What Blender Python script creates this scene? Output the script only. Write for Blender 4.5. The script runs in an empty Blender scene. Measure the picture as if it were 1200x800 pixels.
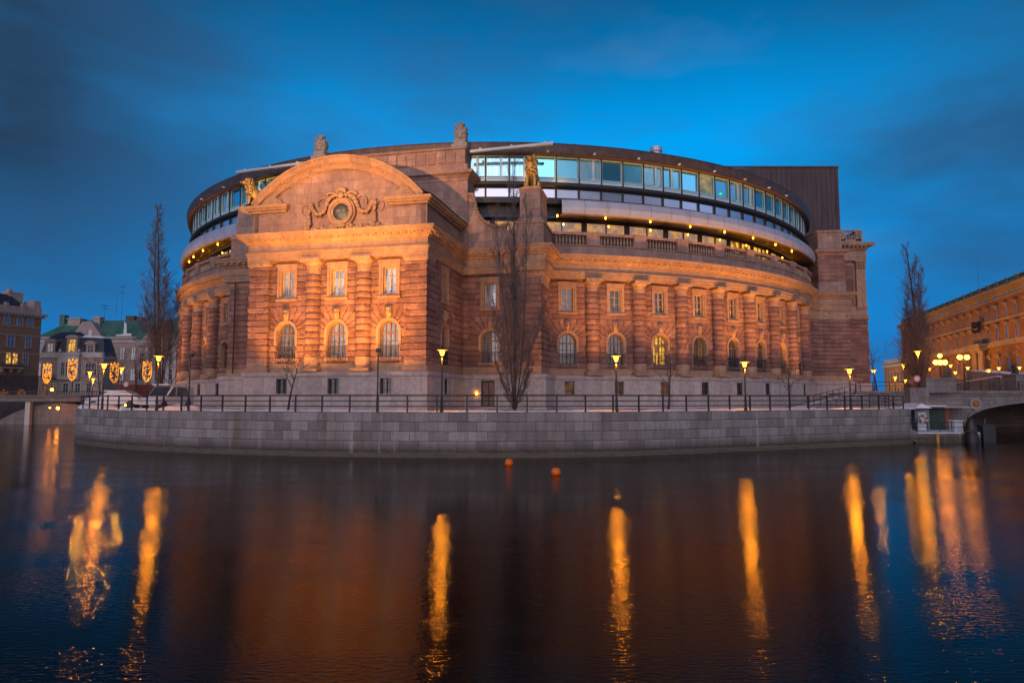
import bpy, bmesh, math, random
from math import sin, cos, pi, sqrt, atan2, hypot, floor, radians
from mathutils import Vector, noise
random.seed(7)
SC = bpy.context.scene
COL = SC.collection

# ------------------------------------------------------------------ camera frame for placing things by image pixel coordinates
FPX, TH, HC = 800.0, 0.0822, 3.8
def at(px, Y, py=466):
    """world X of image pixel column px at a depth of Y metres"""
    v = (400 - py) / FPX
    return (px - 600) / FPX / (cos(TH) - v * sin(TH)) * Y
def zat(py, Y):
    v = (400 - py) / FPX
    return HC + Y * (sin(TH) + v * cos(TH)) / (cos(TH) - v * sin(TH))

# ------------------------------------------------------------------ materials
def nt(name):
    m = bpy.data.materials.new(name); m.use_nodes = True
    t = m.node_tree; b = t.nodes['Principled BSDF']
    return m, t, b
def N(t, kind, **kw):
    n = t.nodes.new(kind)
    for k, v in kw.items():
        if k.startswith('i_'):
            n.inputs[k[2:].replace('_', ' ')].default_value = v
        else: setattr(n, k, v)
    return n
def ramp(t, src, stops):
    r = t.nodes.new('ShaderNodeValToRGB')
    e = r.color_ramp.elements
    while len(e) < len(stops): e.new(0.5)
    for i, (p, c) in enumerate(stops):
        e[i].position = p; e[i].color = (*c, 1) if len(c) == 3 else c
    t.links.new(src, r.inputs[0]); return r
def mixc(t, a, b, fac, mode='MIX'):
    m = t.nodes.new('ShaderNodeMix'); m.data_type = 'RGBA'; m.blend_type = mode
    for sock, v in ((m.inputs[6], a), (m.inputs[7], b), (m.inputs[0], fac)):
        if hasattr(v, 'is_output'): t.links.new(v, sock)
        elif isinstance(v, (int, float)): sock.default_value = v
        else: sock.default_value = (*v, 1)
    return m.outputs[2]

def stone(name, c1, c2, bw=1.2, rh=0.5, z0=0.0, mortar=0.012, mcol=None, rough=0.85, bump=0.25, nscale=3.0, stain=0.35, stain_c=None, band=0):
    m, t, b = nt(name)
    uv = N(t, 'ShaderNodeUVMap'); mp = N(t, 'ShaderNodeMapping')
    mp.inputs['Location'].default_value = (0, -z0, 0)
    t.links.new(uv.outputs[0], mp.inputs[0])
    br = N(t, 'ShaderNodeTexBrick'); br.offset = 0.47; br.squash = 1.0
    br.inputs['Scale'].default_value = 1.0
    br.inputs['Brick Width'].default_value = bw; br.inputs['Row Height'].default_value = rh
    br.inputs['Mortar Size'].default_value = mortar; br.inputs['Mortar Smooth'].default_value = 0.3
    br.inputs['Color1'].default_value = (0, 0, 0, 1); br.inputs['Color2'].default_value = (1, 1, 1, 1)
    br.inputs['Mortar'].default_value = (.5, .5, .5, 1)
    t.links.new(mp.outputs[0], br.inputs[0])
    g = N(t, 'ShaderNodeNewGeometry')
    no = N(t, 'ShaderNodeTexNoise', i_Scale=nscale, i_Detail=6.0, i_Roughness=0.65)
    t.links.new(g.outputs['Position'], no.inputs['Vector'])
    big = N(t, 'ShaderNodeTexNoise', i_Scale=0.38, i_Detail=7.0, i_Roughness=0.62)
    mpz = N(t, 'ShaderNodeMapping'); mpz.inputs['Scale'].default_value = (3.4, 3.4, .55)
    t.links.new(g.outputs['Position'], mpz.inputs[0]); t.links.new(mpz.outputs[0], big.inputs['Vector'])
    base = mixc(t, c1, c2, br.outputs['Color'])
    sp = ramp(t, no.outputs[0], [(.3, (.74, .74, .74)), (.7, (1.2, 1.2, 1.2))])
    base = mixc(t, base, sp.outputs[0], 1.0, 'MULTIPLY')
    st = ramp(t, big.outputs[0], [(.42, (0, 0, 0)), (.7, (1, 1, 1))])
    sm = N(t, 'ShaderNodeMath', operation='MULTIPLY'); sm.inputs[1].default_value = stain
    t.links.new(st.outputs[0], sm.inputs[0])
    base = mixc(t, base, stain_c or tuple(x * .45 for x in c1), sm.outputs[0])
    if band:
        sz = N(t, 'ShaderNodeSeparateXYZ'); t.links.new(g.outputs['Position'], sz.inputs[0])
        mr_ = N(t, 'ShaderNodeMapRange'); mr_.inputs[1].default_value = band; mr_.inputs[2].default_value = band * .35; t.links.new(sz.outputs[2], mr_.inputs[0])
        ad = N(t, 'ShaderNodeMath', operation='MULTIPLY'); ad.use_clamp = True; a2_ = N(t, 'ShaderNodeMath', operation='MULTIPLY'); a2_.inputs[1].default_value = 1.7; t.links.new(no.outputs[0], a2_.inputs[0]); t.links.new(mr_.outputs[0], ad.inputs[0]); t.links.new(a2_.outputs[0], ad.inputs[1])
        base = mixc(t, base, (.06, .045, .03), ad.outputs[0])
        rn = N(t, 'ShaderNodeTexNoise', i_Scale=1.0, i_Detail=4.0); m3 = N(t, 'ShaderNodeMapping'); m3.inputs['Scale'].default_value = (1.6, 1.6, .12)
        t.links.new(g.outputs['Position'], m3.inputs[0]); t.links.new(m3.outputs[0], rn.inputs['Vector'])
        r3 = ramp(t, rn.outputs[0], [(.56, (0, 0, 0)), (.68, (.55, .55, .55))]); base = mixc(t, base, (.16, .10, .06), r3.outputs[0])
        r4 = ramp(t, rn.outputs[0], [(.26, (.5, .5, .5)), (.36, (0, 0, 0))]); base = mixc(t, base, (.48, .46, .44), r4.outputs[0])
    base = mixc(t, base, mcol or tuple(x * .4 for x in c1), br.outputs['Fac'])
    t.links.new(base, b.inputs['Base Color']); b.inputs['Roughness'].default_value = rough
    h = N(t, 'ShaderNodeMath', operation='SUBTRACT'); t.links.new(no.outputs[0], h.inputs[0])
    t.links.new(br.outputs['Fac'], h.inputs[1])
    bp = N(t, 'ShaderNodeBump', i_Strength=bump, i_Distance=.05); t.links.new(h.outputs[0], bp.inputs['Height'])
    t.links.new(bp.outputs[0], b.inputs['Normal'])
    return m
def plain(name, c, rough=.6, metal=0.0, var=.25, scale=4.0, bump=.08, stretch=(1, 1, 1), emit=None, es=0.0, spec=.5):
    m, t, b = nt(name)
    g = N(t, 'ShaderNodeNewGeometry'); mp = N(t, 'ShaderNodeMapping'); mp.inputs['Scale'].default_value = stretch
    t.links.new(g.outputs['Position'], mp.inputs[0])
    no = N(t, 'ShaderNodeTexNoise', i_Scale=scale, i_Detail=5.0); t.links.new(mp.outputs[0], no.inputs['Vector'])
    r = ramp(t, no.outputs[0], [(.3, tuple(x * (1 - var) for x in c)), (.7, tuple(min(1, x * (1 + var)) for x in c))])
    t.links.new(r.outputs[0], b.inputs['Base Color'])
    b.inputs['Roughness'].default_value = rough; b.inputs['Metallic'].default_value = metal
    b.inputs['Specular IOR Level'].default_value = spec
    if bump:
        bp = N(t, 'ShaderNodeBump', i_Strength=bump, i_Distance=.03); t.links.new(no.outputs[0], bp.inputs['Height'])
        t.links.new(bp.outputs[0], b.inputs['Normal'])
    if emit:
        b.inputs['Emission Color'].default_value = (*emit, 1); b.inputs['Emission Strength'].default_value = es
    return m
def lit(name, c, s, c2=None, scale=3.0):
    """something that gives off light (lamp or a room behind a window)"""
    m, t, b = nt(name)
    b.inputs['Base Color'].default_value = (.1, .08, .05, 1)
    b.inputs['Roughness'].default_value = .4
    if c2:
        g = N(t, 'ShaderNodeNewGeometry'); no = N(t, 'ShaderNodeTexNoise', i_Scale=scale, i_Detail=3.0)
        t.links.new(g.outputs['Position'], no.inputs['Vector'])
        r = ramp(t, no.outputs[0], [(.42, c2), (.56, c)]); t.links.new(r.outputs[0], b.inputs['Emission Color'])
    else: b.inputs['Emission Color'].default_value = (*c, 1)
    b.inputs['Emission Strength'].default_value = s
    return m
def glassy(name, c, rough=.05, metal=.0, coat=1.0, wob=.02, c2=None, spec=1.0):
    m, t, b = nt(name)
    g = N(t, 'ShaderNodeNewGeometry')
    no = N(t, 'ShaderNodeTexNoise', i_Scale=1.1, i_Detail=2.0); t.links.new(g.outputs['Position'], no.inputs['Vector'])
    if c2:
        mp = N(t, 'ShaderNodeMapping'); mp.inputs['Scale'].default_value = (5, 5, .6)
        t.links.new(g.outputs['Position'], mp.inputs[0])
        n2 = N(t, 'ShaderNodeTexNoise', i_Scale=1.3, i_Detail=3.0); t.links.new(mp.outputs[0], n2.inputs['Vector'])
        r = ramp(t, n2.outputs[0], [(.38, c), (.62, c2)]); t.links.new(r.outputs[0], b.inputs['Base Color'])
    else: b.inputs['Base Color'].default_value = (*c, 1)
    b.inputs['Roughness'].default_value = rough; b.inputs['Metallic'].default_value = metal
    b.inputs['Specular IOR Level'].default_value = spec; b.inputs['Coat Weight'].default_value = coat
    b.inputs['Coat Roughness'].default_value = .02; b.inputs['Coat IOR'].default_value = 1.8
    bp = N(t, 'ShaderNodeBump', i_Strength=wob, i_Distance=.2); t.links.new(no.outputs[0], bp.inputs['Height'])
    t.links.new(bp.outputs[0], b.inputs['Normal']); t.links.new(bp.outputs[0], b.inputs['Coat Normal'])
    return m

ZB, HCO = 6.9, 0.492           # first rusticated course and course height
M = {}
M['rust'] = stone('red_sandstone_rustic', (.20, .10, .082), (.36, .20, .155), 1.5, HCO, ZB, .006, rough=.9, bump=.6, nscale=5, stain=.45)
M['smooth'] = stone('red_sandstone_ashlar', (.33, .205, .165), (.46, .30, .235), 1.25, .78, 16.62, .01, bump=.12, nscale=2.5, stain=.55, stain_c=(.16, .12, .115))
M['trim'] = stone('sandstone_trim', (.37, .225, .14), (.46, .29, .185), 1.7, 3.0, 0.3, .008, bump=.06, nscale=2.5, stain=.45, stain_c=(.22, .16, .14))
M['granite'] = stone('pale_granite', (.40, .35, .33), (.50, .44, .41), 1.6, 1.35, 2.75, .01, bump=.08, nscale=3, stain=.5, stain_c=(.25, .21, .2))
M['quay'] = stone('quay_granite', (.23, .20, .195), (.40, .35, .335), 1.25, .61, 2.87 - 0.61 * 5, .014, mcol=(.06, .055, .05), bump=.35, nscale=9, stain=.6, stain_c=(.15, .12, .10), band=1.1)
M['quayledge'] = plain('weedy_ledge', (.13, .10, .075), .8, var=.25, scale=2, stretch=(1, 1, 5))
M['snow'] = plain('snow', (.75, .77, .82), .7, var=.12, scale=1.2, bump=.4)
M['iron'] = plain('black_iron', (.02, .022, .025), .45, var=.2, bump=0)
M['roofmetal'] = plain('dark_roof_copper', (.085, .062, .058), .5, .3, var=.3, scale=1.5)
M['panel'] = plain('zinc_panel', (.56, .57, .66), .45, .4, var=.12, scale=.7, bump=0)
M['whiteframe'] = plain('pale_window_frame', (.62, .66, .68), .5, var=.08, bump=0)
M['ringframe'] = plain('pale_green_frame', (.58, .80, .84), .45, var=.08, bump=0)
M['mullion'] = plain('dark_mullion', (.04, .035, .035), .5, .2, bump=0)
M['ringglass'] = glassy('coated_ring_glass', (.26, .80, .92), .05, .9, .08)
M['ringglass2'] = glassy('curtained_ring_glass', (.32, .74, .82), .10, .75, .15, c2=(.55, .86, .9))
M['lowglass'] = glassy('pale_band_glass', (.60, .64, .74), .12, .75, .15)
M['darkglass'] = glassy('dark_window_glass', (.03, .035, .045), .04)
M['curtain'] = glassy('curtained_window_glass', (.04, .06, .10), .08, c2=(.17, .21, .27))
M['skyglass'] = glassy('pale_upper_glass', (.12, .20, .30), .1, .3, c2=(.46, .55, .66))
M['wood'] = plain('oiled_window_wood', (.20, .12, .07), .5, bump=0)
M['palewood'] = plain('pale_window_wood', (.50, .37, .20), .5, bump=0)
M['bronze'] = plain('lamplit_bronze', (.42, .27, .09), .42, .45, var=.45, scale=5, bump=.3)  # golden lamplight is put into the base colour of the bronze
M['greybronze'] = plain('weathered_bronze', (.09, .12, .12), .5, .5, var=.4, scale=9)
M['coin'] = plain('crown_gilding', (.35, .26, .12), .45, .5, bump=0)
M['greystone'] = plain('weathered_stone', (.30, .29, .28), .9, var=.35, scale=7, bump=.4)
M['bark'] = plain('bark', (.075, .05, .04), .9, var=.4, scale=12)
M['twig'] = plain('twigs', (.15, .115, .105), .9, var=.3, scale=3, bump=0)
M['lampglow'] = lit('sodium_lamp', (1, .30, .02), 11.0)
M['lampglow2'] = lit('sodium_lamp_far', (1, .28, .015), 10.0)
M['hoodglow'] = lit('hood_lamplight', (1, .34, .02), 1.6)  # emission stands in for lantern light falling on the hood's white underside
M['globe'] = lit('globe_lamp', (1, .27, .012), 44.0)
M['bulb'] = lit('soffit_bulb', (1, .34, .02), 24.0)
M['garland'] = lit('fairy_lights', (1, .30, .006), 1.7)
M['room'] = lit('lit_room', (1, .50, .05), 1.1, (.18, .06, .005), 1.6)
M['dimroom'] = lit('dim_room', (.5, .16, .02), .30, (.03, .01, .003), 1.4)
M['paleroom'] = lit('pale_room', (.95, .46, .13), .62, (.42, .27, .22), 1.2)
M['redlight'] = lit('tail_lamp', (1, .06, .01), 8.0)
M['greenlight'] = lit('green_lamp', (.05, 1, .1), 3.0)

# ------------------------------------------------------------------ mesh helpers
class MB:
    def __init__(s): s.v = []; s.f = []; s.uv = []
    def vert(s, p, uv=None):
        s.v.append(tuple(p)); s.uv.append(uv if uv else (p[0], p[2])); return len(s.v) - 1
    def face(s, *i): s.f.append(tuple(i))
    def quadbox(s, fr, s0, s1, o0, o1, z0, z1, ns=1):
        """box in facade coordinates (along, outward, up), bent with the facade"""
        rows = []
        for k in range(ns + 1):
            u = s0 + (s1 - s0) * k / ns
            rows.append([s.vert(fr(u, o, z), (u, z)) for o, z in ((o0, z0), (o1, z0), (o1, z1), (o0, z1))])
        for a, b in zip(rows, rows[1:]):
            for j in range(4): s.face(a[j], b[j], b[(j + 1) % 4], a[(j + 1) % 4])
        s.face(*rows[0][::1]); s.face(*rows[-1][::-1])
    def box(s, x0, x1, y0, y1, z0, z1): s.quadbox(lambda a, o, z: (a, o, z), x0, x1, y0, y1, z0, z1)
    def prism(s, fr, poly, o0, o1):
        """poly (s,z) extruded between two outward offsets"""
        a = [s.vert(fr(u, o0, z), (u, z)) for u, z in poly]; b = [s.vert(fr(u, o1, z), (u, z)) for u, z in poly]
        n = len(poly)
        s.face(*a[::-1]); s.face(*b)
        for i in range(n): s.face(a[i], a[(i + 1) % n], b[(i + 1) % n], b[i])
    def strip(s, fr, inner, outer, o0, o1):
        """band between two (s,z) polylines, extruded between offsets"""
        rows = []
        for (a, b) in zip(inner, outer):
            rows.append([s.vert(fr(a[0], o0, a[1]), a), s.vert(fr(a[0], o1, a[1]), a), s.vert(fr(b[0], o1, b[1]), b), s.vert(fr(b[0], o0, b[1]), b)])
        for a, b in zip(rows, rows[1:]):
            for j in range(4): s.face(a[j], b[j], b[(j + 1) % 4], a[(j + 1) % 4])
        s.face(*rows[0]); s.face(*rows[-1][::-1])
    def lathe(s, c, prof, n=16, sx=1, sy=1, jit=None):
        rows = []
        for r, z in prof:
            row = []
            for k in range(n):
                a = 2 * pi * k / n; rr = r + (jit(a, z) if jit else 0)
                row.append(s.vert((c[0] + rr * cos(a) * sx, c[1] + rr * sin(a) * sy, c[2] + z), (a * .6, c[2] + z)))
            rows.append(row)
        for a, b in zip(rows, rows[1:]):
            for k in range(n): s.face(a[k], a[(k + 1) % n], b[(k + 1) % n], b[k])
        s.face(*rows[0][::-1]); s.face(*rows[-1])
    def tube(s, pts, rad, n=6, cap=True):
        rows = []
        for i, p in enumerate(pts):
            p = Vector(p); q = Vector(pts[min(i + 1, len(pts) - 1)]) - Vector(pts[max(i - 1, 0)])
            if q.length < 1e-9: q = Vector((0, 0, 1))
            q.normalize(); u = q.cross(Vector((0, 0, 1)) if abs(q.z) < .9 else Vector((1, 0, 0))).normalized(); w = q.cross(u)
            r = rad[i] if isinstance(rad, (list, tuple)) else rad
            rows.append([s.vert(p + u * r * cos(2 * pi * k / n) + w * r * sin(2 * pi * k / n)) for k in range(n)])
        for a, b in zip(rows, rows[1:]):
            for k in range(n): s.face(a[k], a[(k + 1) % n], b[(k + 1) % n], b[k])
        if cap: s.face(*rows[0][::-1]); s.face(*rows[-1])
    def ball(s, c, r, n=10, m=7, sc=(1, 1, 1), jit=0, seed=0):
        rows = []
        for j in range(m + 1):
            ph = -pi / 2 + pi * j / m; row = []
            for k in range(n):
                a = 2 * pi * k / n; d = Vector((cos(ph) * cos(a), cos(ph) * sin(a), sin(ph)))
                rr = r * (1 + jit * noise.noise(d * 2.2 + Vector((seed, seed * .7, 0))))
                row.append(s.vert((c[0] + d.x * rr * sc[0], c[1] + d.y * rr * sc[1], c[2] + d.z * rr * sc[2])))
            rows.append(row)
        for a, b in zip(rows, rows[1:]):
            for k in range(n): s.face(a[k], a[(k + 1) % n], b[(k + 1) % n], b[k])
    def build(s, name, mat, parent=None, smooth=False, bevel=0):
        me = bpy.data.meshes.new(name); me.from_pydata(s.v, [], s.f)
        uvl = me.uv_layers.new(name='UVMap')
        flat = []
        for f in s.f:
            for i in f: flat.extend(s.uv[i])
        uvl.data.foreach_set('uv', flat)
        me.validate(); 
        bm = bmesh.new(); bm.from_mesh(me); bmesh.ops.recalc_face_normals(bm, faces=bm.faces); bm.to_mesh(me); bm.free()
        if smooth:
            me.polygons.foreach_set('use_smooth', [True] * len(me.polygons))
        mats = mat if isinstance(mat, list) else [mat]
        for m_ in mats: me.materials.append(M[m_] if isinstance(m_, str) else m_)
        o = bpy.data.objects.new(name, me); COL.objects.link(o)
        if parent is not None:
            o.parent = parent
            o.matrix_parent_inverse = world_of(parent).inverted()
        if bevel:
            bv = o.modifiers.new('bevel', 'BEVEL'); bv.width = bevel; bv.segments = 2; bv.limit_method = 'ANGLE'
        return o
from mathutils import Matrix
def world_of(o):
    m = Matrix.Translation(o.location) @ Matrix.Rotation(o.rotation_euler.z, 4, 'Z')
    if o.parent: m = world_of(o.parent) @ o.matrix_parent_inverse @ m
    return m
def tag(o, label=None, cat=None, group=None, kind=None):
    if label: o['label'] = label
    if cat: o['category'] = cat
    if group: o['group'] = group
    if kind: o['kind'] = kind
    return o
def thing(name, loc, label, cat, group=None, rz=0):
    o = bpy.data.objects.new(name, None); COL.objects.link(o); o.location = loc; o.rotation_euler = (0, 0, rz)
    o.empty_display_size = .3
    return tag(o, label, cat, group)
def copy_tree(o, parent=None):
    c = o.copy(); COL.objects.link(c)
    if parent is not None: c.parent = parent
    for ch in list(o.children): copy_tree(ch, c)
    return c
def catmull(pts, n=8):
    out = []; P = [pts[0]] + list(pts) + [pts[-1]]
    for i in range(1, len(P) - 2):
        a, b, c, d = P[i - 1:i + 3]
        for k in range(n):
            t = k / n
            out.append(tuple(.5 * ((2 * b[j]) + (-a[j] + c[j]) * t + (2 * a[j] - 5 * b[j] + 4 * c[j] - d[j]) * t * t + (-a[j] + 3 * b[j] - 3 * c[j] + d[j]) * t ** 3) for j in range(len(b))))
    out.append(tuple(pts[-1])); return out

def plane(p0, p1):
    """facade frame from p0 to p1, outward is to the right of the walking direction"""
    dx, dy = p1[0] - p0[0], p1[1] - p0[1]; L = hypot(dx, dy); dx /= L; dy /= L
    fr = lambda s, o, z: (p0[0] + dx * s + dy * o, p0[1] + dy * s - dx * o, z)
    fr.L = L; return fr
class Path:
    def __init__(s, pts):
        s.p = [Vector(p[:2]) for p in pts]; n = len(s.p); s.s = [0]
        for a, b in zip(s.p, s.p[1:]): s.s.append(s.s[-1] + (b - a).length)
        s.seg = []
        for a, b in zip(s.p, s.p[1:]):
            d = (b - a).normalized(); s.seg.append(Vector((d.y, -d.x)))
        s.mit = []
        for i in range(n):
            a = s.seg[max(i - 1, 0)]; b = s.seg[min(i, n - 2)]
            m = a + b; m.normalize(); s.mit.append(m / max(.3, m.dot(a)))
        s.L = s.s[-1]
    def __call__(s, t, o, z):
        import bisect
        i = bisect.bisect_right(s.s, t + 1e-7) - 1; i = max(0, min(i, len(s.p) - 2))
        if abs(t - s.s[i]) < 1e-6: v = s.p[i] + s.mit[i] * o
        elif abs(t - s.s[i + 1]) < 1e-6: v = s.p[i + 1] + s.mit[i + 1] * o
        else:
            d = (s.p[i + 1] - s.p[i]).normalized(); v = s.p[i] + d * (t - s.s[i]) + s.seg[i] * o
        return (v.x, v.y, z)
def sweep(mb, path, prof):
    rows = []
    for t in path.s: rows.append([mb.vert(path(t, o, z), (t, z + o * .3)) for o, z in prof])
    for a, b in zip(rows, rows[1:]):
        for j in range(len(prof) - 1): mb.face(a[j], b[j], b[j + 1], a[j + 1])

def frange(a, b, st):
    n = max(1, int(round((b - a) / st))); return [a + (b - a) * i / n for i in range(n + 1)]
def merge(a, extra, eps=.012):
    out = sorted(set(a) | set(extra)); ex = set(extra); r = []
    for x in out:
        if r and x - r[-1] < eps:
            if x in ex: r[-1] = x
            continue
        r.append(x)
    return r
def rust_off(s, z, arches, seed=0.0, amp=1.0):
    for sc in arches:
        if abs(s - sc) < 1.85 and 8.8 < z < 10.85:
            th = atan2(z - 8.8, s - sc); u = th / pi * 11; t = u - floor(u); r = hypot(s - sc, z - 8.8)
            w = pi / 11 * r; g = min(t, 1 - t) * w
            k = floor(u) * 3.1
            b = min(1, g / .06)
            return (.0 + .12 * b + .035 * noise.noise(Vector((s * 2.5 + k, z * 2.5, seed))) * b) * amp
    if 10.85 <= z < 11.28: return .07 * amp
    k = floor((z - ZB) / HCO); t = (z - ZB) / HCO - k; g = min(t, 1 - t) * HCO
    jl = 1.5; q = (s + (k % 2) * .71 + k * .13) / jl; gj = min(q - floor(q), 1 - q + floor(q)) * jl
    b = min(1, g / .10); b = b * (2 - b)
    bj = .55 + .45 * min(1, gj / .05)
    n = noise.noise(Vector((s * 1.6 + k * 7.7, z * 2.6, seed))) + .6 * noise.noise(Vector((s * 4.3, z * 5.3, seed + k)))
    return (.095 * b * bj + .05 * n * b) * amp
def wallgrid(mb, fr, s0, s1, z0, z1, holes=(), arches=(), style='rust', step=.095, zstep=.082, keep=(), base=0.0, seed=0.0):
    """displaced masonry sheet with real openings. holes: (sa, sb, za, zb) or (sc, r, zbottom, zspring, 'arch')"""
    es = [s0, s1] + list(keep); ez = [z0, z1]
    for h in holes:
        if len(h) == 4: es += [h[0], h[1]]; ez += [h[2], h[3]]
        else: es += [h[0] - h[1], h[0] + h[1]]; ez += [h[2]]
    ss = merge(frange(s0, s1, step), [e for e in es if s0 <= e <= s1]); zs = merge(frange(z0, z1, zstep), [e for e in ez if z0 <= e <= z1])
    idx = []
    for z in zs:
        idx.append([mb.vert(fr(s, base + (rust_off(s, z, arches, seed) if style == 'rust' else 0), z), (s, z)) for s in ss])
    for j in range(len(zs) - 1):
        zc = (zs[j] + zs[j + 1]) / 2
        for i in range(len(ss) - 1):
            sc = (ss[i] + ss[i + 1]) / 2; skip = False
            for h in holes:
                if len(h) == 4:
                    if h[0] < sc < h[1] and h[2] < zc < h[3]: skip = True
                elif abs(sc - h[0]) < h[1] and h[2] < zc and (zc < h[3] or hypot(sc - h[0], zc - h[3]) < h[1]): skip = True
            if not skip: mb.face(idx[j][i], idx[j][i + 1], idx[j + 1][i + 1], idx[j + 1][i])

def skin(name, mat, verts, edges, radii, parent=None, root=0, sub=2):
    me = bpy.data.meshes.new(name); me.from_pydata(verts, edges, [])
    o = bpy.data.objects.new(name, me); COL.objects.link(o)
    sk = o.modifiers.new('skin', 'SKIN'); sk.use_smooth_shade = True
    for i, r in enumerate(radii):
        rr = (r, r) if isinstance(r, (int, float)) else r
        me.skin_vertices[0].data[i].radius = rr; me.skin_vertices[0].data[i].use_root = (i == root)
    ss = o.modifiers.new('sub', 'SUBSURF'); ss.levels = sub; ss.render_levels = sub
    bpy.context.view_layer.update()
    dg = bpy.context.evaluated_depsgraph_get(); ev = o.evaluated_get(dg)
    new = bpy.data.meshes.new_from_object(ev); new.name = name
    o.modifiers.clear(); o.data = new; new.materials.clear(); new.materials.append(M[mat])
    new.polygons.foreach_set('use_smooth', [True] * len(new.polygons))
    if parent is not None: o.parent = parent
    return o

# ================================================================== PARLIAMENT BUILDING
O = (-1.7, 104.0); RE = 43.95; RW = 43.45; AX = -0.222
CX, CY = -13.5, 51.7
ax = (cos(-.2218), sin(-.2218)); en = (-sin(-.2218), cos(-.2218))
def loc(l, e): return (CX + l * ax[0] + e * en[0], CY + l * ax[1] + e * en[1])
def arc(a, R=RE): return (O[0] + R * sin(a), O[1] - R * cos(a))
def circ(R):
    return lambda s, o, z: (O[0] + (R + o) * sin(s / R), O[1] - (R + o) * cos(s / R), z)
def ang(p): return atan2(p[0] - O[0], O[1] - p[1])

par = thing('parliament_building', (CX, CY, 2.87), 'large curved red sandstone palace with arched pediment and glass ring on top, on the quay', 'building')
LPI, LPO, EPF = 12.6, 14.7, 8.0
def drum_hit(l, R):      # depth e at which the pier flank meets the drum
    e = 8.0
    while hypot(loc(l, e)[0] - O[0], loc(l, e)[1] - O[1]) > R: e += .01
    return e
e_re = drum_hit(LPO, RE); a_r = ang(loc(LPO, e_re)); a_l = ang(loc(-LPO - .5, drum_hit(-LPO - .5, RE)))
A_END = 1.03; A_LEFT = -1.42
P_E = (37.3, 82.3), (41.0, 82.3), (41.6, 88.2)
front = [loc(-LPO - .5, EPF), loc(-LPI, EPF), loc(-LPI, 9), loc(-7.3, 9), loc(-7.3, 0), loc(7.3, 0), loc(7.3, 9), loc(LPI, 9), loc(LPI, EPF), loc(LPO, EPF)]
ln = [arc(a) for a in frange(A_LEFT, a_l, .035)]
rn = [arc(a) for a in frange(a_r, A_END, .035)]
outline = Path(ln + front + rn + [P_E[0], P_E[1], P_E[2]])

ENT = [(-.75, 14.45), (0.02, 14.45), (.02, 14.70), (.07, 14.73), (.07, 14.96), (.16, 15.0), (.16, 15.09), (0.0, 15.13), (0.0, 15.72), (.12, 15.76), (.16, 15.9), (.32, 15.98),
       (.36, 16.1), (.58, 16.16), (.6, 16.34), (.68, 16.38), (.72, 16.53), (-.9, 16.66)]
ENT = [(-.75, 14.45)] + [(o + .18, z) for o, z in ENT[1:-1]] + [ENT[-1]]
mb = MB(); sweep(mb, outline, ENT); mb.build('entablature', 'trim', par)
for pth, u0, u1 in ((Path(front[:4]), .3, Path(front[:4]).L - .3), (Path(front[3:5]), .4, 8.6), (Path(front[4:6]), .3, 14.3), (Path(front[5:7]), .4, 8.6), (Path(front[6:8]), .3, 5.0), (Path(front[8:10]), .2, 1.9), (Path(ln), .3, Path(ln).L - .3), (Path(rn), .3, Path(rn).L - .3)):
    mb = MB()
    for u in frange(u0, u1, .62): mb.quadbox(pth, u - .17, u + .17, .28, .66, 15.97, 16.17)
    for u in frange(u0, u1, .31): mb.quadbox(pth, u - .08, u + .08, .15, .30, 15.74, 15.86)
    mb.build('dentil_row', 'trim', par)
mb = MB(); sweep(mb, outline, [(.2, 5.40), (.36, 5.42), (.40, 5.66), (.3, 5.75), (-1.2, 5.80)]); mb.build('plinth_cap', 'granite', par)
mb = MB()
sweep(mb, outline, [(.32, 2.85), (.32, 3.05), (.25, 3.08)]); mb.build('plinth_foot', 'granite', par)

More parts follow.
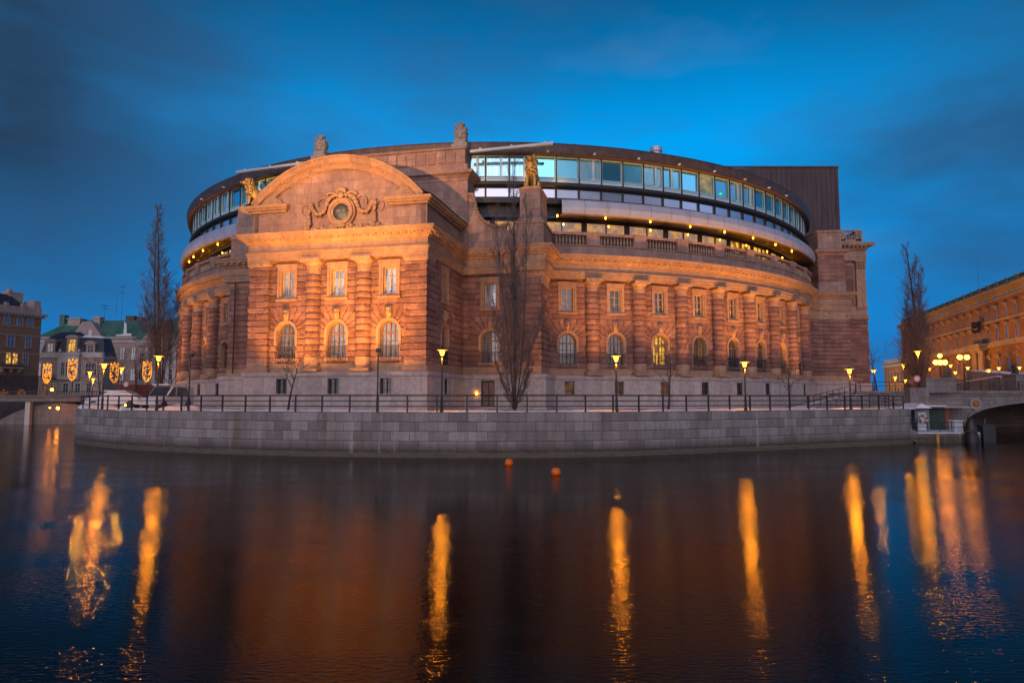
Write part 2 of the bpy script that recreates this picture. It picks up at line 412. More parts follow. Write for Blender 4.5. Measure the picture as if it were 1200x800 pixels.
# ---- windows -----------------------------------------------------------------------
def arc_pts(sc, zc, r, n=14, a0=0.0, a1=pi): return [(sc + r * cos(a0 + (a1 - a0) * i / n), zc + r * sin(a0 + (a1 - a0) * i / n)) for i in range(n + 1)]
def upath(sc, r, zc, zb, n=14): return [(sc + r, zb)] + arc_pts(sc, zc, r, n) + [(sc - r, zb)]
def arched_window(fr, sc, glass='curtain', parent=par, grille=True, base=0.0):
    w = MB()
    w.strip(fr, upath(sc, .76, 8.8, 6.86), upath(sc, .90, 8.8, 6.86), base - .45, base + .05)
    w.strip(fr, upath(sc, .80, 8.8, 7.85), upath(sc, 1.0, 8.8, 7.85), base + .03, base + .17)
    w.quadbox(fr, sc - 1.0, sc + 1.0, base - .4, base + .1, 6.62, 6.86)
    win = w.build('arched_window', 'trim', parent)
    p = MB(); p.prism(fr, upath(sc, .78, 8.8, 6.86), base - .34, base - .30); p.build('pane', glass, win)
    f = MB(); o0, o1 = base - .298, base - .22
    f.strip(fr, upath(sc, .66, 8.8, 6.95), upath(sc, .77, 8.8, 6.87), o0, o1)
    f.quadbox(fr, sc - .05, sc + .05, o0, o1 + .02, 6.87, 9.50)
    f.quadbox(fr, sc - .7, sc + .7, o0, o1 + .015, 8.62, 8.74)
    for d in (-.36, .36): f.quadbox(fr, sc + d - .025, sc + d + .025, o0, o1 - .02, 6.9, 9.35)
    for z in (7.45, 8.05): f.quadbox(fr, sc - .7, sc + .7, o0, o1 - .025, z, z + .04)
    f.build('frame', 'wood', win)
    if grille:
        g = MB()
        for k in range(13):
            u = sc - .8 + 1.6 * k / 12; g.quadbox(fr, u - .014, u + .014, base + .10, base + .13, 6.42, 7.72)
        for z in (6.42, 6.84, 7.70): g.quadbox(fr, sc - .84, sc + .84, base + .095, base + .135, z, z + .035)
        g.build('grille', 'iron', win)
    k = MB()   # keystone with a carved mask
    k.prism(fr, [(sc - .16, 9.8), (sc + .16, 9.8), (sc + .25, 10.72), (sc - .25, 10.72)], base + .0, base + .24)
    c = fr(sc, base + .25, 10.25)
    k.ball(c, .17, 10, 8, (1, 1, 1.35), .25, sc); k.ball(fr(sc, base + .42, 10.2), .06, 6, 5); k.ball(fr(sc, base + .28, 10.5), .2, 8, 5, (1, 1, .5), .4, sc + 3)
    k.build('keystone_mask', 'trim', parent, True)
    return win
def upper_window(fr, sc, glass='curtain', parent=par, base=0.0, wood='palewood'):
    w = MB()
    def ring(a, b, c, d, o0, o1):   # half-width/bottom/top inner a.. ; outer
        w.quadbox(fr, sc - c, sc - a, o0, o1, b[0], b[1]); w.quadbox(fr, sc + a, sc + c, o0, o1, b[0], b[1])
        w.quadbox(fr, sc - c, sc + c, o0, o1, b[1], d[1]); w.quadbox(fr, sc - c, sc + c, o0, o1, d[0], b[0])
    ring(.52, (11.64, 13.66), .66, (11.55, 13.80), base - .38, base + .10)
    ring(.66, (11.55, 13.80), .84, (11.44, 14.04), base - .1, base + .17)
    w.quadbox(fr, sc - .92, sc + .92, base - .1, base + .26, 11.28, 11.44)
    w.quadbox(fr, sc - .90, sc + .90, base - .1, base + .24, 14.04, 14.2)
    win = w.build('upper_window', 'trim', parent)
    p = MB(); p.quadbox(fr, sc - .54, sc + .54, base - .30, base - .26, 11.6, 13.7); p.build('pane', glass, win)
    f = MB(); o0, o1 = base - .258, base - .18
    for u in (-.52, -.04, .44): f.quadbox(fr, sc + u, sc + u + .08, o0, o1 + .01, 11.64, 13.66)
    for z, h in ((11.64, .08), (12.28, .035), (12.94, .035), (13.58, .08)): f.quadbox(fr, sc - .44, sc + .44, o0, o1 - .01, z, z + h)
    f.build('frame', wood, win)
    return win
def cellar_window(fr, sc, mat='darkglass', base=.25, hw=.52, parent=par):
    w = MB()
    w.quadbox(fr, sc - hw, sc - hw + .06, base - .4, base - .15, 4.08, 5.27); w.quadbox(fr, sc + hw - .06, sc + hw, base - .4, base - .15, 4.08, 5.27)
    w.quadbox(fr, sc - hw, sc + hw, base - .4, base - .15, 5.21, 5.27); w.quadbox(fr, sc - hw, sc + hw, base - .4, base + .03, 4.02, 4.08)
    w.quadbox(fr, sc - .03, sc + .03, base - .4, base - .18, 4.08, 5.21)
    win = w.build('cellar_window', 'granite', parent)
    p = MB(); p.quadbox(fr, sc - hw + .06, sc + hw - .06, base - .38, base - .34, 4.08, 5.21); p.build('pane', mat, win)
    g = MB()
    for k in range(1, 9): u = sc - hw + k * 2 * hw / 9; g.quadbox(fr, u - .012, u + .012, base - .14, base - .11, 4.06, 5.25)
    for z in (4.35, 4.9): g.quadbox(fr, sc - hw + .03, sc + hw - .03, base - .145, base - .105, z, z + .03)
    g.build('grille', 'iron', win)
    # reveal
    r = MB()
    for a, b in ((sc - hw - .002, sc - hw), (sc + hw, sc + hw + .002)): r.quadbox(fr, a - .05, b + .05, base - .5, base - .005, 4.0, 5.3)
    r.quadbox(fr, sc - hw - .05, sc + hw + .05, base - .5, base - .006, 5.27, 5.33)
    r.build('reveal', 'granite', win)
    return win

# ---- columns -----------------------------------------------------------------------
def column(p, rz, parent=par, r=.56):
    mb = MB(); prof = []
    z = ZB
    while z < 13.29:
        k = round((z - ZB) / HCO)
        for t, q in ((0.0, -.09), (.06, -.03), (.14, .0), (.30, .02), (.5, .03), (.7, .02), (.86, 0.0), (.94, -.03)):
            prof.append((r + q + .01 * ((k * 37) % 3), z + t * HCO))
        z += HCO
    j = lambda a, zz: .05 * noise.noise(Vector((cos(a) * 1.6 + p[0], sin(a) * 1.6 + p[1], zz * 2.4)))
    prof = [(r - .02, 6.2), (r - .02, 6.86), (r - .08, 6.89)] + prof + [(r - .08, 13.30)]
    n = 20
    mb.lathe((p[0], p[1], 0), prof, n, jit=j); c = mb.build('column', 'rust', parent, True)
    b = MB(); b.lathe((p[0], p[1], 0), [(r + .02, 6.17), (r + .02, 6.88)], 24); 
    b.lathe((p[0], p[1], 0), [(r + .10, 5.98), (r + .14, 6.05), (r + .12, 6.12), (r + .02, 6.19)], 24)
    fr = lambda s, o, z: (p[0] + cos(rz) * s + sin(rz) * o, p[1] + sin(rz) * s - cos(rz) * o, z)
    b.quadbox(fr, -r - .18, r + .18, -.5, r + .16, 5.78, 6.0); b.build('column_base', 'trim', c)
    h = MB(); h.lathe((p[0], p[1], 0), [(r - .05, 13.28), (r - .06, 13.78), (r + .0, 13.82), (r - .04, 13.86), (r - .03, 13.92), (r + .06, 14.05), (r + .14, 14.16), (r + .15, 14.2)], 24)
    h.quadbox(fr, -r - .2, r + .2, -.5, r + .2, 14.2, 14.46); h.build('capital', 'trim', c)
    return c

# ---- pavilion ----------------------------------------------------------------------
pf = plane(loc(-7.3, 0), loc(7.3, 0)); PS = lambda l: l + 7.3
path = Path([loc(-7.3, 9.2), loc(-7.3, 0), loc(-5.75, 0), loc(-5.75, .35), loc(5.75, .35), loc(5.75, 0), loc(7.3, 0), loc(7.3, 9.2)])
sA = 9.2 + 1.55 + .35   # path length where the recessed front starts (l=-5.75)
def sp(l): return sA + (l + 5.75)
sB = sp(5.75) + .35 + 1.55   # front right corner
WL = (-4.24, 0.03, 4.30)
holes = []; arches = []
for l in WL:
    holes += [(sp(l), .86, 6.84, 8.8, 'arch'), (sp(l) - .62, sp(l) + .62, 11.55, 13.8)]; arches.append(sp(l))
se = sB + 4.2
holes += [(se, .86, 6.84, 8.8, 'arch'), (se - .62, se + .62, 11.55, 13.8)]; arches.append(se)
mb = MB()
wallgrid(mb, path, 0, path.L, 6.4, 14.46, holes, arches, keep=path.s)
mb.build('pavilion_wall', 'rust', par)
mb = MB(); sweep(mb, path, [(.06, 5.76), (.06, 6.42), (-.02, 6.43)]); mb.build('pavilion_dado', 'trim', par)
for i, l in enumerate(WL):
    arched_window(path, sp(l)); upper_window(path, sp(l), 'skyglass')
arched_window(path, se, 'darkglass'); upper_window(path, se, 'darkglass')
for l in (-1.98, 2.24):
    column(loc(l, .30), -.2218, r=.6)
for l0, l1 in ((-7.3, -5.75), (5.75, 7.3)):      # corner pier capitals and bases
    for nm, prof in (('pier_capital', [(.02, 13.3), (.02, 13.78), (.09, 13.82), (.04, 13.9), (.14, 14.08), (.2, 14.2), (.2, 14.44)]),
                     ('pier_base', [(.2, 5.77), (.2, 6.0), (.16, 6.1), (.08, 6.18), (.08, 6.86), (-.02, 6.88)])):
        if l0 < 0: pp = Path([loc(l0, 1.6), loc(l0, 0), loc(l1, 0), loc(l1, .5)])
        else: pp = Path([loc(l0, .5), loc(l0, 0), loc(l1, 0), loc(l1, 1.6)])
        m_ = MB(); sweep(m_, pp, prof); m_.build(nm, 'trim', par)
# plinth of the pavilion and rear walls, with cellar openings
plp = Path([loc(-LPO - .5, 12.5)] + front + [loc(LPO, e_re + .6)])
s_front = plp.s[5]; s_rear = plp.s[7]
ch = [s_front + 7.3 + l for l in (-4.2, .1, 4.3)]
door_s = s_rear + (9.75 - 7.3)
hl = [(c - .52, c + .52, 4.05, 5.27) for c in ch] + [(s_front + 14.6 + 4.3 - .5, s_front + 14.6 + 4.3 + .5, 4.05, 5.27), (door_s - .6, door_s + .6, 2.8, 5.27)]
mb = MB(); wallgrid(mb, plp, 0, plp.L, 2.8, 5.45, hl, style='flat', step=.8, zstep=.6, keep=plp.s, base=.25)
mb.build('pavilion_plinth', 'granite', par)
for c in ch: cellar_window(plp, c)
cellar_window(plp, s_front + 14.6 + 4.3, hw=.5)
d = MB(); d.quadbox(plp, door_s - .6, door_s + .6, -.12, -.06, 2.85, 5.27)
dr = d.build('service_door', 'wood', par)
d = MB()
for u in (-.58, -.02, .5): d.quadbox(plp, door_s + u, door_s + u + .08, -.06, -.02, 2.9, 5.2)
for z in (2.9, 3.9, 5.1): d.quadbox(plp, door_s - .5, door_s + .5, -.06, -.025, z, z + .08)
d.build('door_frame', 'iron', dr)
d = MB(); d.ball(plp(door_s + .42, .02, 3.95), .04, 8, 6); d.build('handle', 'coin', dr)
d = MB(); d.quadbox(plp, door_s - .64, door_s - .6, -.3, .245, 2.85, 5.3); d.quadbox(plp, door_s + .6, door_s + .64, -.3, .245, 2.85, 5.3); d.quadbox(plp, door_s - .64, door_s + .64, -.3, .246, 5.27, 5.34)
d.build('door_reveal', 'granite', dr)
d = MB(); d.lathe(plp(door_s - .95, .36, 4.0), [(.03, 0), (.07, .04), (.08, .22), (.05, .3)], 10); wl = d.build('wall_light', 'bulb', par)

# rear walls + lion piers (right and left)
def flank(side):
    sg = 1 if side == 'r' else -1
    if sg > 0: pts = [loc(7.0, 9.35), loc(LPI, 9.35), loc(LPI, 8.3), loc(LPO - .3, 8.3), loc(LPO - .3, e_re + 1.0)]
    else: pts = [loc(-LPO - .2, drum_hit(-LPO - .2, RW) + .6), loc(-LPO - .2, 8.3), loc(-LPI, 8.3), loc(-LPI, 9.35), loc(-7.0, 9.35)]
    p = Path(pts); mb = MB(); holes = []; ar = []
    if sg > 0:
        c = 9.8 - 7.0; holes = [(c, .86, 6.84, 8.8, 'arch'), (c - .62, c + .62, 11.55, 13.8)]; ar = [c]
        arched_window(p, c); upper_window(p, c, 'skyglass')
    wallgrid(mb, p, 0, p.L, 6.4, 14.46, holes, ar, keep=p.s, seed=3.3)
    mb.build('flank_wall', 'rust', par)
    m2 = MB(); sweep(m2, p, [(.08, 5.76), (.08, 6.42), (-.02, 6.43)]); m2.build('flank_dado', 'trim', par)
    # pier cap under the entablature
    q = Path([loc(sg * LPI, 9.3), loc(sg * LPI, 8.3), loc(sg * (LPO - .1), 8.3), loc(sg * (LPO - .1), 11.2)] if sg > 0 else [loc(-LPO - .2, 10.8), loc(-LPO - .2, 8.3), loc(-LPI, 8.3), loc(-LPI, 9.3)])
    m3 = MB(); sweep(m3, q, [(.02, 13.3), (.02, 13.8), (.1, 13.85), (.06, 13.95), (.18, 14.15), (.2, 14.44)]); m3.build('pier_capital', 'trim', par)
flank('r'); flank('l')
# rain pipe on the left pier
d = MB(); d.tube([(*loc(-14.1, 7.8), z) for z in (6.0, 10, 14.4)], .07, 8); d.build('rain_pipe', 'iron', par)
# lion pedestals above the cornice
for sg in (-1, 1):
    def q(l, e): return loc(sg * l, e)
    def pb(mb, l0, l1, e0, e1, z0, z1, t=0):
        a = [mb.vert((*q(l, e), z0)) for l, e in ((l0, e0), (l1, e0), (l1, e1), (l0, e1))]
        b = [mb.vert((*q(l, e), z1)) for l, e in ((l0 + t, e0 + t), (l1 - t, e0 + t), (l1 - t, e1 - t), (l0 + t, e1 - t))]
        mb.face(*a); mb.face(*b)
        for k in range(4): mb.face(a[k], a[(k + 1) % 4], b[(k + 1) % 4], b[k])
    m_ = MB(); pb(m_, 12.35, 14.75, 7.9, 12.0, 16.55, 18.4); pb(m_, 12.45, 14.65, 8.0, 11.9, 18.65, 18.95, .1); pb(m_, 12.65, 14.45, 8.2, 11.6, 18.95, 21.45, .05)
    m_.build('lion_pedestal', 'smooth', par)
    m_ = MB(); pb(m_, 12.25, 14.85, 7.8, 12.05, 18.4, 18.65); m_.build('pedestal_cornice', 'trim', par); m_ = MB(); pb(m_, 12.6, 14.5, 8.15, 11.6, 21.45, 21.6); pb(m_, 12.75, 14.35, 8.3, 11.4, 21.59, 21.8, .15); m_.build('pedestal_cap', 'trim', par)

# ---- pediment of the pavilion --------------------------------------------------------
r0 = 9.22; zc0 = 13.18
amax = math.asin(7.15 / r0)
def seg(r, n=36, a=amax, off=0): return [(PS(off) + r * sin(-a + 2 * a * i / n), zc0 + r * cos(-a + 2 * a * i / n)) for i in range(n + 1)]
att = MB()
poly = [(PS(7.3), 16.6), (PS(7.3), 18.6)] + seg(r0 - .5)[::-1] + [(PS(-7.3), 18.6), (PS(-7.3), 16.6)]
top = seg(r0 - .4, 36)
xs = [p[0] for p in top]
rows = [[att.vert(pf(x, -.12, z), (x, z)) for z in (16.6, zt)] for x, zt in [(0, 18.7)] + top + [(14.6, 18.7)]]
for a, b in zip(rows, rows[1:]): att.face(a[0], b[0], b[1], a[1])
att.quadbox(plane(loc(7.3, 0), loc(7.3, 9)), .12, 9, -.5, -.12, 16.6, 18.7); att.quadbox(plane(loc(-7.3, 9), loc(-7.3, 0)), 0, 8.88, -.5, -.12, 16.6, 18.7)
att.build('pediment_wall', 'smooth', par)
pd = MB()
for ri, ro, o0, o1 in ((r0 - .95, r0 - .55, -.3, .12), (r0 - .55, r0 - .48, -.3, .22), (r0 - .48, r0 - .12, -.3, .40), (r0 - .12, r0 + .05, -.3, .52)):
    pd.strip(pf, seg(ri), seg(ro), o0, o1)
pd.build('pediment_arch', 'trim', par)
for sg in (-1, 1):
    st = MB()
    for o1, z0, z1, ex in ((.12, 18.32, 18.5, 0), (.3, 18.5, 18.68, .12), (.48, 18.68, 18.88, .2)):
        a, b = (-7.3, -4.3 + ex) if sg < 0 else (4.3 - ex, 7.3)
        st.quadbox(pf, PS(a) - (o1 if sg < 0 else 0), PS(b) + (o1 if sg > 0 else 0), -.2, o1, z0, z1)
        fr2 = plane(loc(7.3, 0), loc(7.3, 9)) if sg > 0 else plane(loc(-7.3, 9), loc(-7.3, 0))
        st.quadbox(fr2, .2 if sg > 0 else 0, 8.9 if sg > 0 else 8.8, -.2, o1, z0, z1)
    # little curved shoulder sitting on the stub cornice
    pts = [(PS(sg * 4.45), 18.88), (PS(sg * 4.75), 19.25), (PS(sg * 5.3), 19.55), (PS(sg * 6.0), 19.6), (PS(sg * 6.6), 19.2), (PS(sg * 6.9), 18.88)]
    st.prism(pf, pts, -.15, .22)
    st.build('stub_cornice', 'trim', par)
rf = MB()
rr_ = [[rf.vert((*loc(x - 7.3, e), z), (x, e)) for x, z in seg(r0 + .08)] for e in (-.5, 9.0)]
for i in range(36): rf.face(rr_[0][i], rr_[0][i + 1], rr_[1][i + 1], rr_[1][i])
for sg in (-1, 1):
    for e0, e1 in ((-.45, 9),):
        q4 = [loc(sg * 6.9, e0), loc(sg * 7.85, e0), loc(sg * 7.85, e1), loc(sg * 6.9, e1)]
        a = [rf.vert((*p, z)) for p, z in zip(q4, (19.25, 18.92, 18.92, 19.25))]; rf.face(*a)
rf.build('pavilion_roof', 'roofmetal', par, True)

# ---- cartouche with three crowns -------------------------------------------------------
cz = 18.0; cs = PS(.45)
def disc_ring(mb, r_in, r_out, o0, o1, n=32):
    pts = lambda r: [(cs + r * cos(2 * pi * i / n), cz + r * sin(2 * pi * i / n)) for i in range(n + 1)]
    mb.strip(pf, pts(r_in), pts(r_out), o0, o1)
ca = MB(); disc_ring(ca, .66, .82, -.12, .30); disc_ring(ca, .82, 1.02, -.12, .42); disc_ring(ca, 1.02, 1.16, -.12, .22)
cart = ca.build('cartouche', 'trim', par)
me_ = MB(); me_.ball(pf(cs, -.05, cz), .7, 20, 12, (1, .3, 1)); me_.build('medallion', 'greybronze', cart, True)
cr = MB()
for du, dz in ((-.24, .12), (.24, .14), (0, -.28)):
    c0 = cs + du; z_ = cz + dz
    cr.quadbox(pf, c0 - .12, c0 + .12, .12, .22, z_ - .09, z_ - .03)
    for k in (-.1, 0, .1): cr.prism(pf, [(c0 + k - .045, z_ - .03), (c0 + k + .045, z_ - .03), (c0 + k, z_ + .1)], .12, .21)
cr.build('crown', 'coin', cart)
ga = MB()
def blobs(path_pts, r, seed):
    for i, (u, z, o) in enumerate(path_pts):
        ga.ball(pf(u, o, z), r * (1 + .35 * sin(i * 2.3)), 7, 6, (1, .8, 1), .5, seed + i)
rnd = random.Random(3)
for sg in (-1, 1):
    dr_ = [(cs + sg * (.35 + 0.0 * t), 19.3, .25) for t in (0,)]
    pts = catmull([(sg * .3, 19.35), (sg * .95, 19.15), (sg * 1.25, 18.6), (sg * 1.55, 18.05), (sg * 2.1, 17.95), (sg * 2.45, 18.45), (sg * 2.6, 18.75)], 5)
    blobs([(cs + a, b, .22) for a, b in pts], .15, sg * 10)
    blobs([(cs + sg * 2.72 + .05 * sin(k), 18.75 - .17 * k, .2) for k in range(12)], .15, sg * 20)
    blobs([(cs + sg * (.5 + .28 * k), 16.82 + .09 * sin(k * 1.7), .15) for k in range(11)], .17, sg * 30)
    sc_ = [(cs + sg * (1.6 + .45 * cos(t)), 18.75 + .42 * sin(t)) for t in frange(-.5, 3.6, .4)]
    ga.tube([pf(a, .16, b) for a, b in sc_], .06, 6)
    sc_ = [(cs + sg * (3.15 + .28 * cos(t)), 18.35 + .4 * sin(t)) for t in frange(-1.5, 2.6, .4)]
    ga.tube([pf(a, .1, b) for a, b in sc_], .035, 6)
    sc_ = [(cs + sg * (.85 + .42 * cos(t)), 19.3 + .22 * sin(t)) for t in frange(0, 3.2, .35)]
    ga.tube([pf(a, .3, b) for a, b in sc_], .09, 6)
for k in range(7): ga.ball(pf(cs - .3 + .1 * k, .34, 19.66 + .10 * sin(pi * k / 6)), .15, 7, 6, (1, 1, 1.3), .2, k)
ga.ball(pf(cs, .34, 19.3), .26, 8, 7, (1, .8, 1.1), .2, 5)
for k in range(6): ga.ball(pf(cs - .3 + .12 * k, .34, 16.85 + .06 * (k % 2)), .14, 7, 6, (1, 1, 1), .4, k)
ga.build('garland', 'trim', cart, True)

# ---- masonry block behind the pavilion ------------------------------------------------------
bl = Path([loc(-7.8, 12.5), loc(-7.8, 9), loc(7.8, 9), loc(7.8, 12.5)])
mb = MB(); sweep(mb, bl, [(0, 16.6), (0, 23.1)]); mb.build('block_wall', 'smooth', par)
mb = MB(); sweep(mb, bl, [(0, 22.9), (.06, 22.95), (.06, 23.1), (.3, 23.35), (.55, 23.45), (.58, 23.7), (.1, 23.85), (-.05, 23.9), (-.05, 24.4), (-.35, 24.45), (-.35, 24.5)]); mb.build('block_cornice', 'smooth', par)
mb = MB(); sweep(mb, bl, [(-.35, 24.45), (-.35, 25.85), (-.2, 25.9), (-.2, 26.1), (-3, 26.15)])
fb = plane(loc(-7.8, 9), loc(7.8, 9))
for k in range(16):
    u = .55 + k * .93; mb.quadbox(fb, u, u + .78, -.5, -.25, 24.65, 25.7)
mb.build('block_attic', 'smooth', par, bevel=.02)
# scroll walls
for sg in (1, -1):
    fs = plane(loc(0, 9), loc(1, 9)) if sg > 0 else plane(loc(-1, 9), loc(0, 9))
    S = (lambda l: l) if sg > 0 else (lambda l: 1 - l)
    cur = catmull([(7.8, 21.6), (8.15, 21.5), (8.3, 20.9), (8.5, 20.1), (9.0, 19.3), (9.7, 18.8), (10.5, 18.6), (11.2, 18.75)], 5)
    m_ = MB()
    rows = [[m_.vert(fs(S(l), o, z), (l, z)) for o, z in ((-.25, 16.6), (-.25, zt), (-.75, zt), (-.75, 16.6))] for l, zt in cur + [(11.2, 18.3), (12.5, 18.3)]]
    for a, b in zip(rows, rows[1:]):
        for j in range(3): m_.face(a[j], b[j], b[j + 1], a[j + 1])
    m_.build('scroll_wall', 'smooth', par)
    m_ = MB(); m_.strip(fs, [(S(a), b) for a, b in cur], [(S(a + .12), b + .16) for a, b in cur], -.85, -.15)
    for i, (a, b) in enumerate(cur[::2]): m_.ball(fs(S(a + .1), -.2, b + .05), .17, 7, 6, (1, 1, 1), .3, i)
    m_.build('scroll_coping', 'trim', par)

# ---- curved drum ----------------------------------------------------------------------------
DA = .105
cf = circ(RW); 
right_w = [.154 + DA * i for i in range(8)]; left_w = [-.703 - DA * i for i in range(6)]
right_c = [.154 + DA * (i + .5) for i in range(8)]; left_c = [-.703 + DA / 2 - DA * i for i in range(7)]
def drum(a0, a1, wins, nm, seed):
    holes = []; ars = []
    for a in wins:
        s = a * RW; holes += [(s, .86, 6.84, 8.8, 'arch'), (s - .62, s + .62, 11.55, 13.8)]; ars.append(s)
    mb = MB(); wallgrid(mb, cf, a0 * RW, a1 * RW, 6.4, 14.46, holes, ars, step=.1, zstep=.082, seed=seed); mb.build(nm, 'rust', par)
    mb = MB(); wallgrid(mb, cf, a0 * RW, a1 * RW, 5.76, 6.41, (), style='flat', step=.8, zstep=.6, base=.08); mb.build('drum_dado', 'trim', par)
    f2 = circ(RE); hl = [(a * RE - .5, a * RE + .5, 4.05, 5.27) for a in wins]
    mb = MB(); wallgrid(mb, f2, a0 * RE, a1 * RE, 2.8, 5.45, hl, style='flat', step=.9, zstep=.6, base=.25); mb.build('drum_plinth', 'granite', par)
    return f2
f2 = drum(a_r - .01, A_END + .02, right_w, 'drum_wall', 1.1)
drum(A_LEFT, a_l + .01, left_w, 'drum_wall', 5.1)
gl_a = ['darkglass', 'darkglass', 'room', 'dimroom', 'darkglass', 'darkglass', 'darkglass', 'darkglass']
gl_c = ['dimroom', 'dimroom', 'dimroom', 'darkglass', 'darkglass', 'darkglass', 'darkglass', 'darkglass']
for i, a in enumerate(right_w):
    arched_window(cf, a * RW, gl_a[i]); upper_window(cf, a * RW, 'darkglass'); cellar_window(f2, a * RE, gl_c[i], hw=.5)
for a in left_w:
    arched_window(cf, a * RW, 'darkglass', grille=False); upper_window(cf, a * RW, 'curtain'); cellar_window(f2, a * RE, hw=.5)
for a in right_c + left_c:
    if a < A_END - .01: column(arc(a, RW + .30), a, r=.6)

# balustrade on the drum
RB = 44.0; fbz = circ(RB)
def balu_prof(s=1.0): return [(.09, 0), (.09, .08), (.05, .12), (.11, .28), (.115, .38), (.06, .6), (.045, .72), (.08, .8), (.08, .88)]
def balustrade(cols, a0, a1):
    segs = sorted([a0] + [c for c in cols if a0 < c < a1] + [a1])
    base = MB(); base.quadbox(fbz, a0 * RB, a1 * RB, -.38, .08, 16.6, 17.52, 60)
    base.quadbox(fbz, a0 * RB, a1 * RB, -.40, .14, 17.46, 17.56, 60)
    base.quadbox(fbz, a0 * RB, a1 * RB, -.38, .12, 18.44, 18.68, 60); b = base.build('balustrade', 'smooth', par)
    for c in cols:
        if a0 < c < a1:
            p = MB(); p.quadbox(fbz, c * RB - .62, c * RB + .62, -.44, .18, 17.50, 18.5, 2); p.quadbox(fbz, c * RB - .66, c * RB + .66, -.46, .22, 18.42, 18.74, 2); p.build('balustrade_pier', 'smooth', b)
    for u, v in zip(segs, segs[1:]):
        lo = u * RB + (.7 if u in cols else .1); hi = v * RB - (.7 if v in cols else .1)
        if hi - lo < .5: continue
        p = MB(); n = max(2, int((hi - lo) / .31))
        for k in range(n):
            s_ = lo + (hi - lo) * (k + .5) / n; x, y, _ = fbz(s_, -.12, 0)
            p.lathe((x, y, 17.56), balu_prof(), 8)
        p.build('balusters', 'trim', b, True)
balustrade(right_c, a_r + .005, A_END + .01); balustrade(left_c, A_LEFT, a_l - .03)

# ---- glass ring -----------------------------------------------------------------------------
def ringpart(name, mat, prof, a0, a1, parent=par, step=.02, smooth=False):
    pp = Path([arc(a, 43.0) for a in frange(a0, a1, step)]); mb = MB(); sweep(mb, pp, [(R - 43.0, z) for R, z in prof]); return mb.build(name, mat, parent, smooth)
RA0, RA1 = -1.5, 1.16
ringpart('ring_roof', 'roofmetal', [(43.3, 25.85), (43.75, 25.9), (43.8, 26.05), (43.9, 26.75), (43.86, 26.9), (36, 27.8), (24, 28.2)], RA0, 1.25)
ringpart('roof_soffit', 'wood', [(42.6, 25.86), (43.74, 25.88)], RA0, 1.25)
ringpart('ring_sill_band', 'mullion', [(42.8, 22.92), (43.35, 22.95), (43.5, 23.1), (43.5, 23.3), (43.3, 23.45), (42.8, 23.5)], RA0, RA1)
ringpart('ring_lower_band', 'mullion', [(42.8, 21.4), (43.3, 21.45), (43.3, 21.98), (42.8, 22.0)], RA0, RA1)
for a0, a1 in ((a_r + .02, 1.12), (RA0, a_l - .01)):
    ringpart('balcony_fascia', 'panel', [(43.3, 21.62), (44.2, 21.62), (44.3, 21.5), (44.42, 20.9), (44.3, 20.35), (44.1, 20.28)], a0, a1, step=.05)
    ringpart('balcony_soffit', 'wood', [(44.1, 20.28), (41.8, 20.5)], a0, a1, step=.05)
    for a in frange(a0, a1, .05)[1:-1]:
        j = MB(); jp = Path([arc(a - .0003, 43.0), arc(a + .0003, 43.0)]); sweep(j, jp, [(1.212, 21.62), (1.312, 21.5), (1.432, 20.9), (1.312, 20.35)]); j.build('fascia_joint', 'mullion', par)
ringpart('recess_wall', 'mullion', [(41.5, 16.6), (41.5, 19.05), (41.45, 19.06)], RA0, RA1)
ringpart('recess_head', 'mullion', [(41.45, 20.2), (41.5, 20.22), (41.6, 20.6)], RA0, RA1)
ringpart('terrace', 'roofmetal', [(44.0, 16.7), (41.3, 16.7)], RA0, RA1)
ringpart('ring_core', 'mullion', [(42.4, 20.4), (42.4, 25.95)], RA0, RA1)
f42 = circ(41.5)
# lower recessed windows: two panes per bay with dark posts
for a in [.049, -.056] + right_w + [right_w[-1] + DA] + left_w + [-.598, -.703 - DA * 6]:
    lit_ = 'room' if a > .60 else ('paleroom' if a > 0 else 'room')
    w = MB(); s0, s1 = (a - DA / 2) * 41.5, (a + DA / 2) * 41.5
    for u, h in ((s0, .5), ((s0 + s1) / 2, .07), (s1 - .02, .5)): w.quadbox(f42, u - h / 2, u + h / 2, -.06, .14, 19.0, 20.25)
    w.quadbox(f42, s0, s1, -.05, .1, 19.0, 19.08, 3)
    win = w.build('terrace_window', 'mullion', par)
    for k in (0, 1):
        p = MB(); p.quadbox(f42, s0 + .11 + k * (s1 - s0) / 2, s0 + (k + 1) * (s1 - s0) / 2 - .04, -.05, -.02, 19.08, 20.2); p.build('pane', lit_, win)
for a in [x - .02 for x in right_w] + [-.68, -.76, -.86, -.96, -1.04]:
    p = MB(); x, y, _ = circ(43.0)(a * 43, .55, 0); p.lathe((x, y, 20.15), [(.04, 0), (.065, .04), (.065, .13), (.04, .2)], 10); p.build('soffit_lamp', 'bulb', par)
for a in right_w + [right_w[-1] + DA] + left_w:
    p = MB(); x, y, _ = circ(42.2)(a * 42.2, 0, 0); p.lathe((x, y, 19.75), [(.03, 0), (.055, .04), (.055, .12), (.03, .18)], 8); p.build('terrace_lamp', 'bulb', par)
